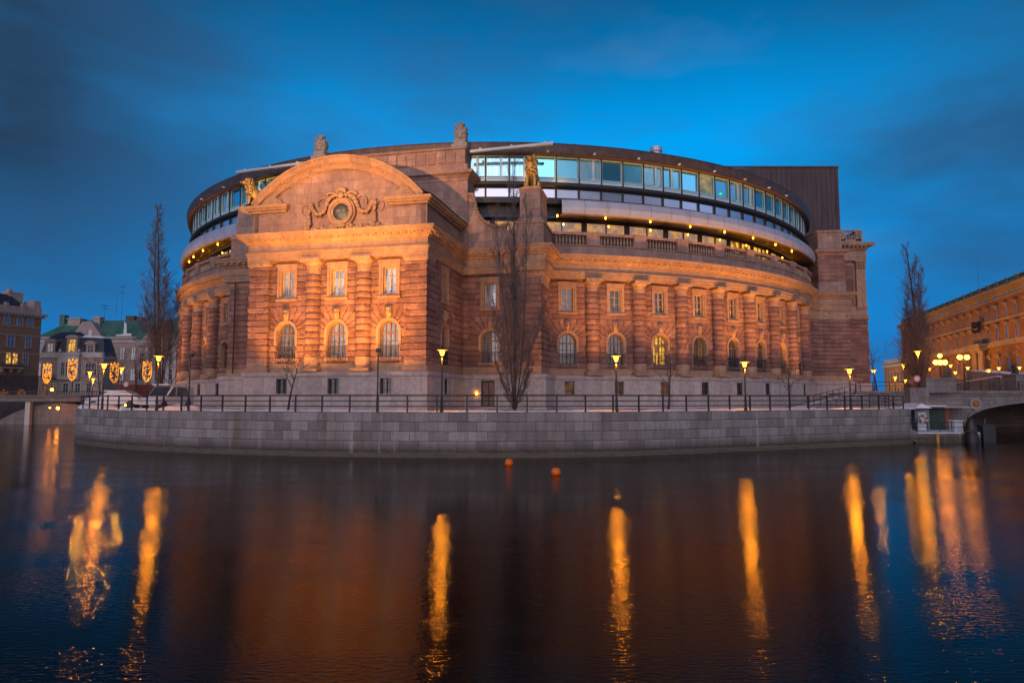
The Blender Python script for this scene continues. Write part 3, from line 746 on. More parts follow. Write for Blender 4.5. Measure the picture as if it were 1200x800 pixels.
# big windows
f43 = circ(43.2); WA = .05; A0 = .1335
rw = random.Random(11); k0 = 0
def ring_window(k):
    a = A0 + WA * k; s0, s1 = a * 43.2, (a + WA) * 43.2
    kind = rw.choice((0, 0, 1, 2)); w = MB()
    # outer pale frame
    z0, z1 = 23.46, 25.86
    for u0, u1 in ((s0 + .05, s0 + .11), (s1 - .11, s1 - .05)): w.quadbox(f43, u0, u1, -.12, .0, z0, z1)
    w.quadbox(f43, s0 + .11, s1 - .11, -.12, .0, z1 - .07, z1); w.quadbox(f43, s0 + .11, s1 - .11, -.12, .0, z0, z0 + .07)
    w.quadbox(f43, s0 + .11, s1 - .11, -.12, -.03, z0 + .05, z0 + .24); w.quadbox(f43, s0 + .11, s1 - .11, -.12, -.01, z0 + .27, z0 + .37); w.quadbox(f43, s0 + .11, s1 - .11, -.12, -.02, z0 + .43, z0 + .48)
    if kind > 0:
        m_ = s0 + (.95 if kind == 1 else 1.3); w.quadbox(f43, m_, m_ + .16, -.12, -.005, z0 + .33, z1 - .07)
        w.quadbox(f43, m_ + .22, m_ + .25, -.12, -.02, z0 + .33, z1 - .07)
    win = w.build('ring_window', 'ringframe', par)
    lit_k = (k == 11 - 0)
    p = MB(); p.quadbox(f43, s0 + .05, s1 - .05, -.2, -.16, z0, z1)
    p.build('pane', 'ringglass2' if kind == 2 else 'ringglass', win)
    m_ = MB(); m_.quadbox(f43, s0 - .05, s0 + .05, -.3, .1, 23.4, 25.95); m_.build('mullion', 'mullion', win)
    # low strip window under it
    w = MB()
    for z in (21.98, 22.86): w.quadbox(f43, s0 + .05, s1 - .05, -.14, -.03, z, z + .05)
    for u in (s0 + .05, s1 - .09): w.quadbox(f43, u, u + .04, -.14, -.03, 22.0, 22.9)
    w.quadbox(f43, s0 - .05, s0 + .05, -.3, .03, 21.9, 22.98)
    w2 = w.build('strip_window', 'mullion', par)
    p = MB(); p.quadbox(f43, s0 + .05, s1 - .05, -.2, -.15, 21.98, 22.9); p.build('pane', 'lowglass', w2)
    if k in (7, 11):
        l_ = MB(); c_ = f43((s0 + s1) / 2, -.08, 25.2 if k == 11 else 24.4); 
for k in range(-4, 21): ring_window(k)
for k in range(-27, -12): ring_window(k)
# a lit office behind two of the panes
p = MB(); sk_ = (A0 + WA * 7) * 43.2
for i in range(3): p.quadbox(f43, sk_ + .55 + .28 * i, sk_ + .73 + .28 * i, -.15, -.13, 25.12, 25.24)
p.build('ceiling_lamp', 'room', par)
p = MB(); p.quadbox(f43, sk_ + .2, sk_ + 1.95, -.155, -.145, 23.95, 25.75); p.build('lit_office', lit('office_room', (.55, .42, .16), .55, (.16, .2, .16), .9), par)
p = MB(); p.ball(f43(sk_ + 3.2, -.1, 24.3), .06, 8, 6); p.build('green_lamp', 'greenlight', par)
for a in [.113, .213, .314, .416, .518, .622, .724, .82] + [-.72, -.86]:
    p = MB(); p.quadbox(circ(43.9), a * 43.9 - .10, a * 43.9 + .10, -.15, .12, 26.0, 26.16); p.quadbox(circ(43.9), a * 43.9 - .06, a * 43.9 + .06, .12, .16, 26.02, 26.12)
    p.build('roof_light', 'whiteframe', par, bevel=.03)
# roof edge cable posts
p = MB()
for a in frange(-1.3, 1.05, .035):
    x, y = arc(a, 43.6); p.tube([(x, y, 26.85), (x, y, 27.05)], .02, 4)
p.build('roof_safety_line', 'iron', par)
# white window-cleaning beams hung in front of the fascia
def wb(p0, p1, nm):
    m_ = MB(); a, b = Vector(p0), Vector(p1); d_ = (b - a).normalized(); n_ = Vector((d_.y, -d_.x, 0)).normalized()
    fr = lambda s, o, z: tuple(a + d_ * s + n_ * o + Vector((0, 0, z)))
    m_.quadbox(fr, 0, (b - a).length, -.15, .15, -.11, .11)
    for t in (.12, .5, .9): m_.quadbox(fr, t * (b - a).length - .1, t * (b - a).length + .1, -.3, .0, .05, .28)
    return m_.build('cleaning_beam', 'whiteframe', par)
wb((at(551, 59.3, 178), 59.3, zat(178, 59.3)), (at(648, 58.6, 168), 58.6, zat(168, 58.6)), '')
wb((at(278, 66.5, 202), 66.5, zat(202, 66.5)), (at(356, 60.6, 191.5), 60.6, zat(191.5, 60.6)), '')
p = MB(); x, y = arc(.43, 39.5); p.lathe((x, y, 26.5), [(.5, 0), (.5, 2.3), (.62, 2.35), (.62, 2.8), (.5, 2.85)], 18); p.build('roof_vent', 'panel', par)

# ---- right end pier, stair tower and palace wing -------------------------------------------------
ep = Path([arc(A_END - .02, RW), P_E[0], P_E[1], P_E[2]])
mb = MB(); wallgrid(mb, ep, 0, ep.L, 6.4, 14.46, (), (), keep=ep.s, seed=8.8, base=-.12); mb.build('end_pier_wall', 'rust', par)
mb = MB(); sweep(mb, ep, [(.25, 2.8), (.25, 5.45)]); mb.build('end_pier_plinth', 'granite', par)
mb = MB(); sweep(mb, ep, [(.05, 5.76), (.05, 6.42), (-.1, 6.43)]); mb.build('end_pier_base', 'trim', par)
mb = MB(); sweep(mb, ep, [(-.1, 13.2), (.0, 13.3), (.0, 14.2), (.12, 14.3), (.12, 14.45)]); mb.build('end_pier_band', 'trim', par)
ua = Path([(36.5, 90), (37.5, 82.6), (40.7, 82.6), (41.2, 90)])
mb = MB(); sweep(mb, ua, [(.1, 16.6), (.1, 17.6), (.0, 17.65), (-.05, 21.2)]); mb.build('end_pier_shaft', 'smooth', par)
mb = MB()
for z in frange(17.9, 20.9, .5): sweep(mb, ua, [(-.05, z), (.05, z + .05), (.05, z + .38), (-.05, z + .43)])
mb.build('end_pier_bands', 'rust', par)
mb = MB(); sweep(mb, ua, [(-.05, 21.1), (.1, 21.2), (.15, 21.4), (.5, 21.6), (.55, 21.85), (.0, 22.0), (-.15, 22.1), (-.15, 24.0), (0, 24.1), (0, 24.3), (-1.5, 24.4)]); mb.build('end_pier_cornice', 'smooth', par)
# dark copper stair tower
tw = MB(); tx0, tx1 = 26.0, at(982, 97, 196)
zt1, zt0 = zat(196, 97), zat(198, 97)
a = [tw.vert(p) for p in ((tx0, 97, 22), (tx1, 97, 22), (tx1, 112, 22), (tx0, 112, 22))]; b = [tw.vert(p) for p in ((tx0, 97, zt0), (tx1, 97, zt1), (tx1, 112, zt1), (tx0, 112, zt0))]
tw.face(*b)
for k in range(4): tw.face(a[k], a[(k + 1) % 4], b[(k + 1) % 4], b[k])
twr = tw.build('stair_tower', plain('tower_copper', (.075, .05, .055), .55, .3, var=.35, scale=.6, stretch=(3, 1, .3)), par)
tw = MB()
for k in range(30):
    x = tx0 + (tx1 - tx0) * (k + .5) / 30; tw.box(x - .03, x + .03, 96.93, 97.02, 22, zt0 + (zt1 - zt0) * (k + .5) / 30)
tw.box(tx0, tx1 + .05, 96.85, 97.1, zt1 - .1, zt1 + .15); tw.build('standing_seam', 'roofmetal', twr)
# wing with tall pilasters
WY = 88.0; wx0, wx1 = 41.4, at(1019, WY, 440)
wp = Path([(wx0, WY), (wx1, WY), (wx1, WY + 30)])
mb = MB(); wallgrid(mb, wp, 0, wp.s[1] + 6, 5.6, 13.9, (), (), keep=wp.s, seed=12.2, step=.14, zstep=.1); mb.build('wing_base_wall', 'rust', par)
mb = MB(); sweep(mb, wp, [(.25, 2.8), (.25, 5.5), (0, 5.7)]); mb.build('wing_plinth', 'granite', par)
mb = MB(); sweep(mb, wp, [(-.1, 13.8), (.2, 13.95), (.25, 14.3), (.05, 14.5), (.05, 15.4), (-.05, 15.6), (-.25, 15.62), (-.25, 21.6)]); mb.build('wing_wall', 'smooth', par)
for x in (wx0 + .8, wx1 - .62):
    for nm, y in (('f', WY),):
        c = MB(); fr = plane((x, WY), (x + 1, WY)); c.quadbox(fr, -.6, .6, -.3, .12, 15.6, 20.5); c.quadbox(fr, -.7, .7, -.3, .2, 15.4, 15.7)
        pl_ = c.build('pilaster', 'trim', par)
        c = MB(); c.quadbox(fr, -.75, .75, -.3, .26, 21.4, 21.6)
        for kx in (-.5, -.17, .17, .5):
            for kz in (20.7, 21.1): c.ball(fr(kx, .16, kz), .18, 7, 6, (1, 1, 1.2), .3, kx + kz)
        c.quadbox(fr, -.6, .6, -.3, .1, 20.5, 21.4); c.build('capital', 'trim', pl_)
mb = MB(); fr = plane((wx0, WY), (wx1, WY)); mb.quadbox(fr, wx0 * 0 + 1.75, wx1 - wx0 - 1.5, -.24, -.2, 15.7, 21.0); mb.build('wing_panel', 'rust', par)
mb = MB(); sweep(mb, wp, [(-.25, 21.58), (.15, 21.6), (.15, 22.1), (.2, 22.15), (.1, 22.9), (.3, 23.0), (.4, 23.3), (.95, 23.5), (1.0, 23.8), (.9, 23.9), (-.4, 24.15), (-.4, 24.3)]); mb.build('wing_cornice', 'trim', par)
mb = MB()
for u in frange(.2, wp.s[1] - .2, .55): mb.quadbox(wp, u - .12, u + .12, .2, .8, 23.25, 23.48)
sweep(mb, wp, [(-.2, 24.1), (-.2, 24.5), (-.3, 24.5)]); sweep(mb, wp, [(-.3, 25.5), (-.15, 25.55), (-.15, 25.75), (-.6, 25.8)])
for u in (.3, 1.9, wp.s[1] - .5, wp.s[1] + 3): mb.quadbox(wp, u - .45, u + .45, -.7, -.2, 24.3, 25.6)
for u in frange(.9, wp.s[1] + 2.5, .35): x, y, _ = wp(u, -.45, 0); mb.lathe((x, y, 24.5), [(.08, 0), (.11, .4), (.05, .8), (.08, 1.0)], 6)
mb.build('wing_balustrade', 'smooth', par)

# ---- statues on the roof -------------------------------------------------------------------------
def lion(name, l, e, face, label):
    c = loc(l, e); t = thing(name, (c[0], c[1], 21.8), label, 'statue', 'bronze lions on the roof pedestals', face)
    V = [(0, .0, 1.15), (0, .45, .75), (0, .75, .45), (0, -.25, 1.45), (0, -.4, 1.85), (0, -.55, 2.2), (0, -.9, 2.15), (0, -1.12, 2.08),
         (.28, -.38, 1.0), (.3, -.45, .5), (.3, -.45, .08), (.3, -.68, .06), (-.28, -.38, 1.0), (-.3, -.45, .5), (-.3, -.45, .08), (-.3, -.68, .06),
         (.42, .5, .5), (.5, .0, .55), (.5, .1, .12), (.5, -.2, .07), (-.42, .5, .5), (-.5, .0, .55), (-.5, .1, .12), (-.5, -.2, .07),
         (0, 1.1, .2), (.35, 1.2, .12), (.65, .9, .1)]
    E_ = [(0, 1), (1, 2), (0, 3), (3, 4), (4, 5), (5, 6), (6, 7), (3, 8), (8, 9), (9, 10), (10, 11), (3, 12), (12, 13), (13, 14), (14, 15), (1, 16), (16, 17), (17, 18), (18, 19), (1, 20), (20, 21), (21, 22), (22, 23), (2, 24), (24, 25), (25, 26)]
    R_ = [.42, .45, .33, .46, .42, .36, .24, .17, .19, .14, .11, .1, .19, .14, .11, .1, .28, .2, .12, .1, .28, .2, .12, .1, .07, .06, .08]
    skin('body', 'bronze', V, E_, R_, t)
    m_ = MB(); rr = random.Random(5)
    for k in range(70):
        a = rr.uniform(0, 2 * pi); zz = rr.uniform(1.15, 2.45); ra = .40 - .10 * (zz - 1.2)
        cx_, cy_ = 0, -.25 - .25 * (zz - 1.15)
        if sin(a) < -.5 and zz > 1.95: continue
        m_.tube([(cx_ + cos(a) * ra, cy_ + sin(a) * ra, zz + .12), (cx_ + cos(a) * (ra + .07), cy_ + sin(a) * (ra + .07), zz - .02), (cx_ + cos(a) * (ra + .02), cy_ + sin(a) * (ra + .02), zz - .25)], [.09, .11, .02], 6)
    for sx in (-.2, .2):
        e_ = MB(); e_.ball((sx, -.62, 2.42), .08, 7, 6); e_ = e_.build('ear', 'bronze', None, True); e_.parent = t
    e_ = MB(); e_.ball((0, -1.2, 2.14), .08, 7, 6); e_ = e_.build('nose', 'bronze', None, True); e_.parent = t
    o = m_.build('mane', 'bronze', None, True); o.parent = t
    t.scale = (1.12, 1.12, 1.12)
    return t
# facing outward / turned to the left for the first one
lion('lion_statue', 13.5, 9.4, -.2218, 'seated bronze lion on the tall pedestal beside the bare poplar, facing the water')
lion('lion_statue', -13.4, 9.4, -.2218 - 1.1, 'golden lit bronze lion turned sideways on the pedestal left of the arched pediment')
def finial(l, label):
    c = loc(l, 9.9); t = thing('stone_finial', (c[0], c[1], 26.1), label, 'statue', 'stone finials on the roof block')
    m_ = MB()
    m_.quadbox(plane(loc(l, 9.9), loc(l + 1, 9.9)), -.75, .75, -.6, .6, 26.1, 26.45); m_.quadbox(plane(loc(l, 9.9), loc(l + 1, 9.9)), -.55, .55, -.45, .45, 26.45, 26.95)
    m_.build('pedestal', 'greystone', t, bevel=.03)
    b = MB(); b.lathe((c[0], c[1], 26.95), [(.5, 0), (.58, .1), (.52, .3), (.6, .6), (.55, .9), (.42, 1.15), (.2, 1.3), (.3, 1.38), (.3, 1.5), (.1, 1.6)], 18, jit=lambda a, z: .08 * sin(a * 6) + .05 * noise.noise(Vector((cos(a) * 3, sin(a) * 3, z * 4))))
    for k in range(26):
        a = k * 2.4; z = 27.0 + 1.2 * (k / 26); b.ball((c[0] + .5 * cos(a), c[1] + .5 * sin(a), z), .13, 6, 5, (1, 1, 1.3), .5, k)
    b.build('carving', 'greystone', t, True)
finial(6.9, 'grey carved stone finial on the roof block right beside the glass ring')
finial(-6.9, 'grey carved stone finial rising behind the top of the arched pediment')

# ================================================================== SETTING: water, quay, ground
QP = [(-36, 120), (-39, 95), (-40.5, 75), (-39.6, 65), (-37.4, 59.0), (-33.5, 55.0), (-28.4, 51.2), (-21.4, 47.6), (-14.1, 45.3), (-7, 44.1), (0, 43.8), (6.2, 44.8), (11.8, 47.0), (19, 50.4), (26.9, 54.0), (31.6, 56.3), (33.8, 58.2)]
qd = catmull(QP, 8); qpath = Path(qd)
QZ = 2.87
mb = MB()
zs = frange(.28, QZ, .61 / 6); ss = frange(0, qpath.L, .22)
idx = []
for z in zs:
    row = []
    for s in ss:
        k = floor((QZ - z - 1e-4) / .6125); t = (QZ - z) / .6125 - k; g = min(t, 1 - t) * .61
        o = .035 * min(1, g / .07) + .02 * noise.noise(Vector((s * .9 + k * 5, z * 1.5, 2)))
        row.append(mb.vert(qpath(s, o, z), (s, z)))
    idx.append(row)
for j in range(len(zs) - 1):
    for i in range(len(ss) - 1): mb.face(idx[j][i], idx[j][i + 1], idx[j + 1][i + 1], idx[j + 1][i])
qw = thing('quay_wall', (0, 43.8, 0), 'long curved grey granite quay wall rising from the water under the railing', 'quay wall')
mb.build('wall_face', 'quay', qw)
mb = MB(); sweep(mb, qpath, [(-.02, -2.0), (.12, -2), (.12, .22), (.06, .30), (-.02, .31)]); mb.build('foot_ledge', 'quayledge', qw)
mb = MB(); sweep(mb, qpath, [(.035, QZ - .02), (.035, QZ + .01), (-.45, QZ + .012)]); mb.build('coping', 'quay', qw)
# island ground sheet
def snowground(name='ground'):
    m, t, b = nt('trodden_snow_gravel')
    g = N(t, 'ShaderNodeNewGeometry'); no = N(t, 'ShaderNodeTexNoise', i_Scale=.9, i_Detail=7.0); t.links.new(g.outputs['Position'], no.inputs['Vector'])
    r = ramp(t, no.outputs[0], [(.42, (.16, .14, .13)), (.52, (.7, .71, .76))]); t.links.new(r.outputs[0], b.inputs['Base Color']); b.inputs['Roughness'].default_value = .85
    bp = N(t, 'ShaderNodeBump', i_Strength=.5, i_Distance=.1); t.links.new(no.outputs[0], bp.inputs['Height']); t.links.new(bp.outputs[0], b.inputs['Normal'])
    return m
M['snowground'] = snowground()
g = MB(); ids = [g.vert(qpath(s, -.40, QZ)) for s in qpath.s]
ids += [g.vert(p) for p in ((38, 62, QZ), (44, 64, QZ), (52, 80, QZ), (60, 140, QZ), (-36, 140, QZ))]
g.face(*ids); go = g.build('ground', 'snowground'); tag(go, 'snowy promenade ground around the palace', 'ground', kind='structure')
# far banks, one big sheet each side
def far_ground():
    g = MB(); g.face(*[g.vert(p) for p in ((-400, 112, 3.2), (-36, 112, 3.2), (60, 139, 3.2), (90, 100, 3.2), (400, 100, 3.2), (900, 900, 3.2), (-900, 900, 3.2))])
    g.face(*[g.vert(p) for p in ((-400, 112, -2), (-36, 112, -2), (-36, 112, 3.2), (-400, 112, 3.2))])
    g.face(*[g.vert(p) for p in ((-36, 112, -2), (60, 139, -2), (60, 139, 3.2), (-36, 112, 3.2))]); g.face(*[g.vert(p) for p in ((60, 139, -2), (90, 100, -2), (90, 100, 3.2), (60, 139, 3.2))]); g.face(*[g.vert(p) for p in ((90, 100, -2), (400, 100, -2), (400, 100, 3.2), (90, 100, 3.2))])
    return g.build('terrain', plain('street_asphalt', (.06, .055, .055), .8, var=.3, scale=.5))
tag(far_ground(), 'dark street level of the far banks', 'ground', kind='structure')
mr = random.Random(4)
snow = MB()
for i in range(60):       # low snow ridge behind the railing
    s = 62 + i * 1.55; x, y, _ = qpath(min(s, qpath.L - .5), -.9 - mr.random() * .5, 0); snow.ball((x, y, QZ - .02), .8 + mr.random() * .6, 10, 6, (1.2, .6, .13), .4, i)
tag(snow.build('snow', 'snow', None, True), 'thin ridge of ploughed snow behind the quay railing', 'snow', kind='stuff')

# water
def water():
    m, t, b = nt('dark_channel_water')
    b.inputs['Base Color'].default_value = (.001, .0015, .002, 1); b.inputs['Roughness'].default_value = .11; b.inputs['IOR'].default_value = 1.2
    g = N(t, 'ShaderNodeNewGeometry')
    b.inputs['Specular IOR Level'].default_value = .28
    mp = N(t, 'ShaderNodeMapping'); mp.inputs['Scale'].default_value = (1.0, 2.4, 1); t.links.new(g.outputs['Position'], mp.inputs[0])
    n1 = N(t, 'ShaderNodeTexNoise', i_Scale=5.5, i_Detail=3.0, i_Roughness=.55); t.links.new(mp.outputs[0], n1.inputs['Vector'])
    mp2 = N(t, 'ShaderNodeMapping'); mp2.inputs['Scale'].default_value = (.06, .22, 1); t.links.new(g.outputs['Position'], mp2.inputs[0])
    n2 = N(t, 'ShaderNodeTexNoise', i_Scale=1.0, i_Detail=4.0, i_Distortion=.8); t.links.new(mp2.outputs[0], n2.inputs['Vector'])
    st_ = ramp(t, n2.outputs[0], [(.35, (.14, .14, .14)), (.65, (.42, .42, .42))])
    b1 = N(t, 'ShaderNodeBump', i_Distance=.03); t.links.new(n1.outputs[0], b1.inputs['Height']); t.links.new(st_.outputs[0], b1.inputs['Strength'])
    t.links.new(b1.outputs[0], b.inputs['Normal'])
    r = ramp(t, n2.outputs[0], [(.35, (.03, .03, .03)), (.65, (.055, .055, .055))]); t.links.new(r.outputs[0], b.inputs['Roughness'])
    return m
w = MB(); w.face(*[w.vert(p) for p in ((-900, -300, 0), (900, -300, 0), (900, 900, 0), (-900, 900, 0))]); wo = w.build('water', water())
tag(wo, 'dark still channel water with amber lamp reflections', 'water', kind='structure')

# ---- railing ------------------------------------------------------------------------------------
ral = thing('quay_railing', (0, 44.1, QZ), 'black iron railing with three bars running along the top of the quay', 'railing')
rs0, rs1 = 44.0, qpath.L - 1.0
post_s = frange(rs0, rs1, 1.95)
for s in post_s:
    m_ = MB(); fr = lambda a, o, z, s=s: qpath(s + a, o, z); m_.quadbox(fr, -.045, .045, -.30, -.21, QZ, QZ + 1.13); m_.build('post', 'iron', ral)
for z, h in ((1.08, .05), (.72, .035), (.38, .035)):
    m_ = MB()
    for a, b in zip(frange(rs0, rs1, .65), frange(rs0, rs1, .65)[1:]):
        m_.tube([qpath(a, -.255, QZ + z), qpath(b, -.255, QZ + z)], h, 6, False)
    m_.build('rail', 'iron', ral)

# ---- street lamps -----------------------------------------------------------------------------------
def street_lamp(x, y, z0, h, label, mat='lampglow', k=1.0, watt=0, group='sodium street lamps around the palace'):
    t = thing('street_lamp', (x, y, z0), label, 'street lamp', group)
    m_ = MB(); m_.lathe((x, y, z0), [(.12 * k, 0), (.12 * k, .12), (.09 * k, .2), (.085 * k, .9), (.06, 1.0), (.05, h - .62), (.08, h - .58), (.05, h - .5)], 12); m_.build('pole', 'iron', t)
    m_ = MB(); m_.lathe((x, y, z0 + h), [(.36 * k, -.03), (.36 * k, .0), (.14 * k, .05), (.05 * k, .12), (.01, .18)], 18); m_.build('hood', 'iron', t)
    m_ = MB(); m_.lathe((x, y, z0 + h), [(.34 * k, -.07), (.34 * k, -.035)], 18); m_.build('hood_glow_disc', 'hoodglow', t)
    m_ = MB(); m_.lathe((x, y, z0 + h), [(.05 * k, -.42 * k), (.10 * k, -.38 * k), (.17 * k, -.12), (.17 * k, -.075)], 14); m_.build('lantern', mat, t)
    if watt:
        L = bpy.data.lights.new('lamp_light', 'POINT'); L.energy = watt * 1.9; L.color = (1, .30, .012); L.shadow_soft_size = .13
        lo = bpy.data.objects.new('lamp_light', L); COL.objects.link(lo); lo.location = (x, y - .05, z0 + h - .62)
    return t
def qat(px, inset):
    best = None
    for s in frange(61, qpath.L, .1):
        x, y, _ = qpath(s, -inset, 0); d = abs(600 + FPX * x / y - px)
        if best is None or d < best[0]: best = (d, x, y, s)
    return best[1], best[2]
for px, py, lab in ((518, 411, 'lit street lamp on the quay in front of the corner left of the bare poplar'),
                    (722, 418, 'lit street lamp on the quay before the second arched window right of the poplar'),
                    (873, 425, 'lit street lamp between the two small bare trees on the quay'),
                    (995, 433, 'lit street lamp at the snowy ramp by the end of the palace'),
                    (185, 418, 'lit street lamp standing beneath the tall twin poplar left of the palace'),
                    (122, 427, 'lit street lamp on the far tip of the quay, beside a thin bare tree')):
    x, y = qat(px, .45); street_lamp(x, y, QZ, zat(py, y) - QZ + .1, lab, watt=230)
for px, py, Y, lab in ((104, 435, 84, 'lit street lamp farther back, closest to the end of the stone bridge'),
                       (108, 443, 104, 'small distant lit lamp just beside the nearer one at the bridge end'),
                       (141, 430, 78, 'lit street lamp among bare trees between two light shields')):
    street_lamp(at(px, Y), Y, QZ, zat(py, Y) - QZ, lab, 'lampglow2', 1.1, watt=900)
# floodlight posts
def flood_post(px, py, label, aim, curved=False):
    x, y = qat(px, .45); t = thing('floodlight_post', (x, y, QZ), label, 'floodlight', 'dark floodlight posts on the quay'); h = zat(py, y) - QZ
    m_ = MB(); m_.lathe((x, y, QZ), [(.09, 0), (.09, .9), (.055, 1.0), (.045, h)], 10); m_.build('pole', 'iron', t)
    m_ = MB(); m_.box(x - .15, x + .15, y - .14, y + .16, QZ + h - .04, QZ + h + .22)
    if curved: m_.tube([(x, y, QZ + h), (x + .1, y, QZ + h + .15), (x + .35, y, QZ + h + .2)], .05, 6)
    m_.build('head', 'iron', t, bevel=.03)
    return x, y, QZ + h
fl1 = flood_post(443, 412, 'dark floodlight post in front of the pavilion with the arched pediment', None)
fl2 = flood_post(223, 418, 'dark floodlight post with curved head before the curved left side', None, True)

# ---- buoys ------------------------------------------------------------------------------------------
def buoy(px, py, label):
    Y = HC * FPX / (py - 466); t = thing('buoy', (at(px, Y), Y, 0), label, 'buoy', 'orange buoys on the water')
    m_ = MB(); m_.ball((at(px, Y), Y, .14), .24, 18, 12); m_.build('float', plain('orange_plastic', (1.0, .16, .01), .35, bump=0, var=.1), t, True)
    m_ = MB(); m_.lathe((at(px, Y), Y, .36), [(.05, 0), (.05, .05), (.02, .09)], 8); m_.build('eye', 'iron', t)
buoy(596.5, 544, 'orange ball buoy nearer the quay wall, beyond its twin'); buoy(651, 555, 'orange ball buoy floating closer to the viewer than its twin')

# ================================================================== TREES
class Tree:
    def __init__(s, seed): s.r = random.Random(seed); s.t = MB(); s.b = MB(); s.n = 0
    def limb(s, p, d, L, rad, lvl, cfg):
        r = s.r; n = cfg['segs'][lvl]; pts = [Vector(p)]; rads = [rad]; dirs = []
        d = Vector(d).normalized()
        for i in range(n):
            w = cfg['wob'][lvl]
            d = (d + Vector((r.gauss(0, w), r.gauss(0, w), r.gauss(0, w * .6))) + Vector((0, 0, cfg['up'][lvl]))).normalized()
            pts.append(pts[-1] + d * L / n); rads.append(max(.0055, rad * (1 - .85 * (i + 1) / n))); dirs.append(d.copy())
        (s.t if lvl == 0 else s.b).tube(pts, rads, (8, 5, 3, 3)[lvl], lvl == 0)
        if lvl + 1 >= len(cfg['kids']) + 1: return
        for k in range(cfg['kids'][lvl]):
            u = cfg['start'][lvl] + (1 - cfg['start'][lvl]) * (k + r.random()) / cfg['kids'][lvl]; u = min(u, .98)
            i = min(n - 1, int(u * n)); q = pts[i].lerp(pts[i + 1], u * n - i); dd = dirs[i]
            a = r.uniform(0, 2 * pi) if lvl < 1 else r.uniform(0, 2 * pi); sp_ = cfg['spread'][lvl] * r.uniform(.6, 1.3)
            side = dd.cross(Vector((0, 0, 1)) if abs(dd.z) < .95 else Vector((1, 0, 0))).normalized(); oth = dd.cross(side)
            nd = dd * cos(sp_) + (side * cos(a) + oth * sin(a)) * sin(sp_)
            fall = cfg['len'][lvl] * (cfg['taper'][lvl](u)) * r.uniform(.7, 1.2)
            s.limb(q, nd, L * fall, max(.007, rads[i] * cfg['rk'][lvl]), lvl + 1, cfg)
POP = dict(segs=(10, 5, 3, 2), wob=(.03, .06, .1, .1), up=(.05, .10, .08, .05), kids=(70, 14, 5), start=(.08, .12, .2), spread=(.42, .45, .5), len=(.34, .34, .5), taper=(lambda u: 1.15 - u * .95, lambda u: 1.1 - u * .6, lambda u: 1), rk=(.30, .45, .6))
OAK = dict(segs=(6, 6, 4, 3), wob=(.09, .15, .16, .18), up=(.1, .05, .02, .02), kids=(9, 8, 5), start=(.35, .25, .2), spread=(.85, .8, .75), len=(.75, .5, .5), taper=(lambda u: 1.2 - u * .5, lambda u: 1.1 - u * .5, lambda u: 1), rk=(.6, .5, .6))
def tree(name, stems, cfg, seed, label, cat='tree', group=None, base=None):
    T = Tree(seed)
    for p, d, L, rad in stems: T.limb(p, d, L, rad, 0, cfg)
    t = thing(name, stems[0][0], label, cat, group)
    T.t.build('trunk', 'bark', t, True); T.b.build('crown', 'twig', t)
    return t
import copy
mid = dict(POP); mid['kids'] = (30, 9, 5); mid['start'] = (.06, .1, .15); mid['len'] = (.27, .42, .6); mid['spread'] = (.34, .42, .5); mid['rk'] = (.22, .4, .6)
x0, y0 = at(603, 46.3), 46.3
tree('poplar_tree', [((x0, y0, QZ), (-.01, 0, 1), 17.4, .12), ((x0 - .1, y0, QZ + .2), (-.10, .05, 1), 13.5, .055), ((x0 + .12, y0, QZ + .2), (.10, -.03, 1), 14.0, .055), ((x0, y0 + .1, QZ + .2), (.05, .12, 1), 14.0, .055),
     ((x0, y0 - .1, QZ + .1), (-.26, -.1, 1), 7.5, .04), ((x0, y0, QZ + .1), (.26, -.1, 1), 7.5, .04), ((x0, y0 - .1, QZ + .1), (-.55, -.1, 1), 3.6, .03), ((x0, y0, QZ + .1), (.55, .1, 1), 3.6, .03)], mid, 21,
     'slender bare poplar growing on the quay in front of the lion pedestal', group='tall bare poplars')
Yl = 60; xl = at(187, Yl)
tree('poplar_tree', [((xl, Yl, QZ), (.045, 0, 1), zat(230, Yl) - QZ - .8, .17), ((xl - .1, Yl, QZ + 1), (-.07, 0, 1), zat(243, Yl) - QZ - 2, .13), ((xl, Yl + .3, QZ + 1), (0, 0, 1), 12.0, .08), ((xl, Yl + .3, QZ + 1), (-.16, 0, 1), 9.0, .06), ((xl, Yl, QZ + 1), (.17, 0, 1), 10.0, .06)], dict(POP, kids=(50, 12, 5), start=(.2, .12, .2), len=(.20, .42, .55), spread=(.6, .55, .5), rk=(.22, .45, .6)), 5, 'tall bare poplar with two pointed tops left of the palace', group='tall bare poplars')
Yr = 88; xr = at(1078, Yr)
tree('poplar_tree', [((xr, Yr, 4.3), (0.0, 0, 1), zat(277, Yr) - 5.6, .28), ((xr - .3, Yr, 4.3), (-.08, 0, 1), 13, .12), ((xr + .3, Yr, 4.3), (.08, 0, 1), 14.5, .12), ((xr, Yr + .5, 4.3), (.03, .1, 1), 16.5, .12), ((xr, Yr + .5, 4.3), (-.03, -.1, 1), 17.5, .12), ((xr, Yr, 4.3), (.22, .1, 1), 11, .08), ((xr, Yr, 4.3), (-.14, .1, 1), 11, .08)], dict(POP, kids=(48, 13, 6), start=(.06, .1, .2), len=(.23, .42, .55), spread=(.6, .55, .55), rk=(.22, .45, .7)), 9, 'dense bare poplar between the palace wing and the orange royal facade', group='tall bare poplars')
SM = dict(OAK)
def smalltree(px, Y, z0, ptop, seed, label, lean=(0, 0), rad=.09, cfg=SM, s=.62):
    h = zat(ptop, Y) - z0; tree('bare_tree', [((at(px, Y), Y, z0), (lean[0], lean[1], 1), h * s, rad)], cfg, seed, label, group='small bare trees on the quay')
smalltree(338, 46.6, QZ, 378, 31, 'small bare tree in front of the pavilion, left of the floodlight post', (.05, 0))
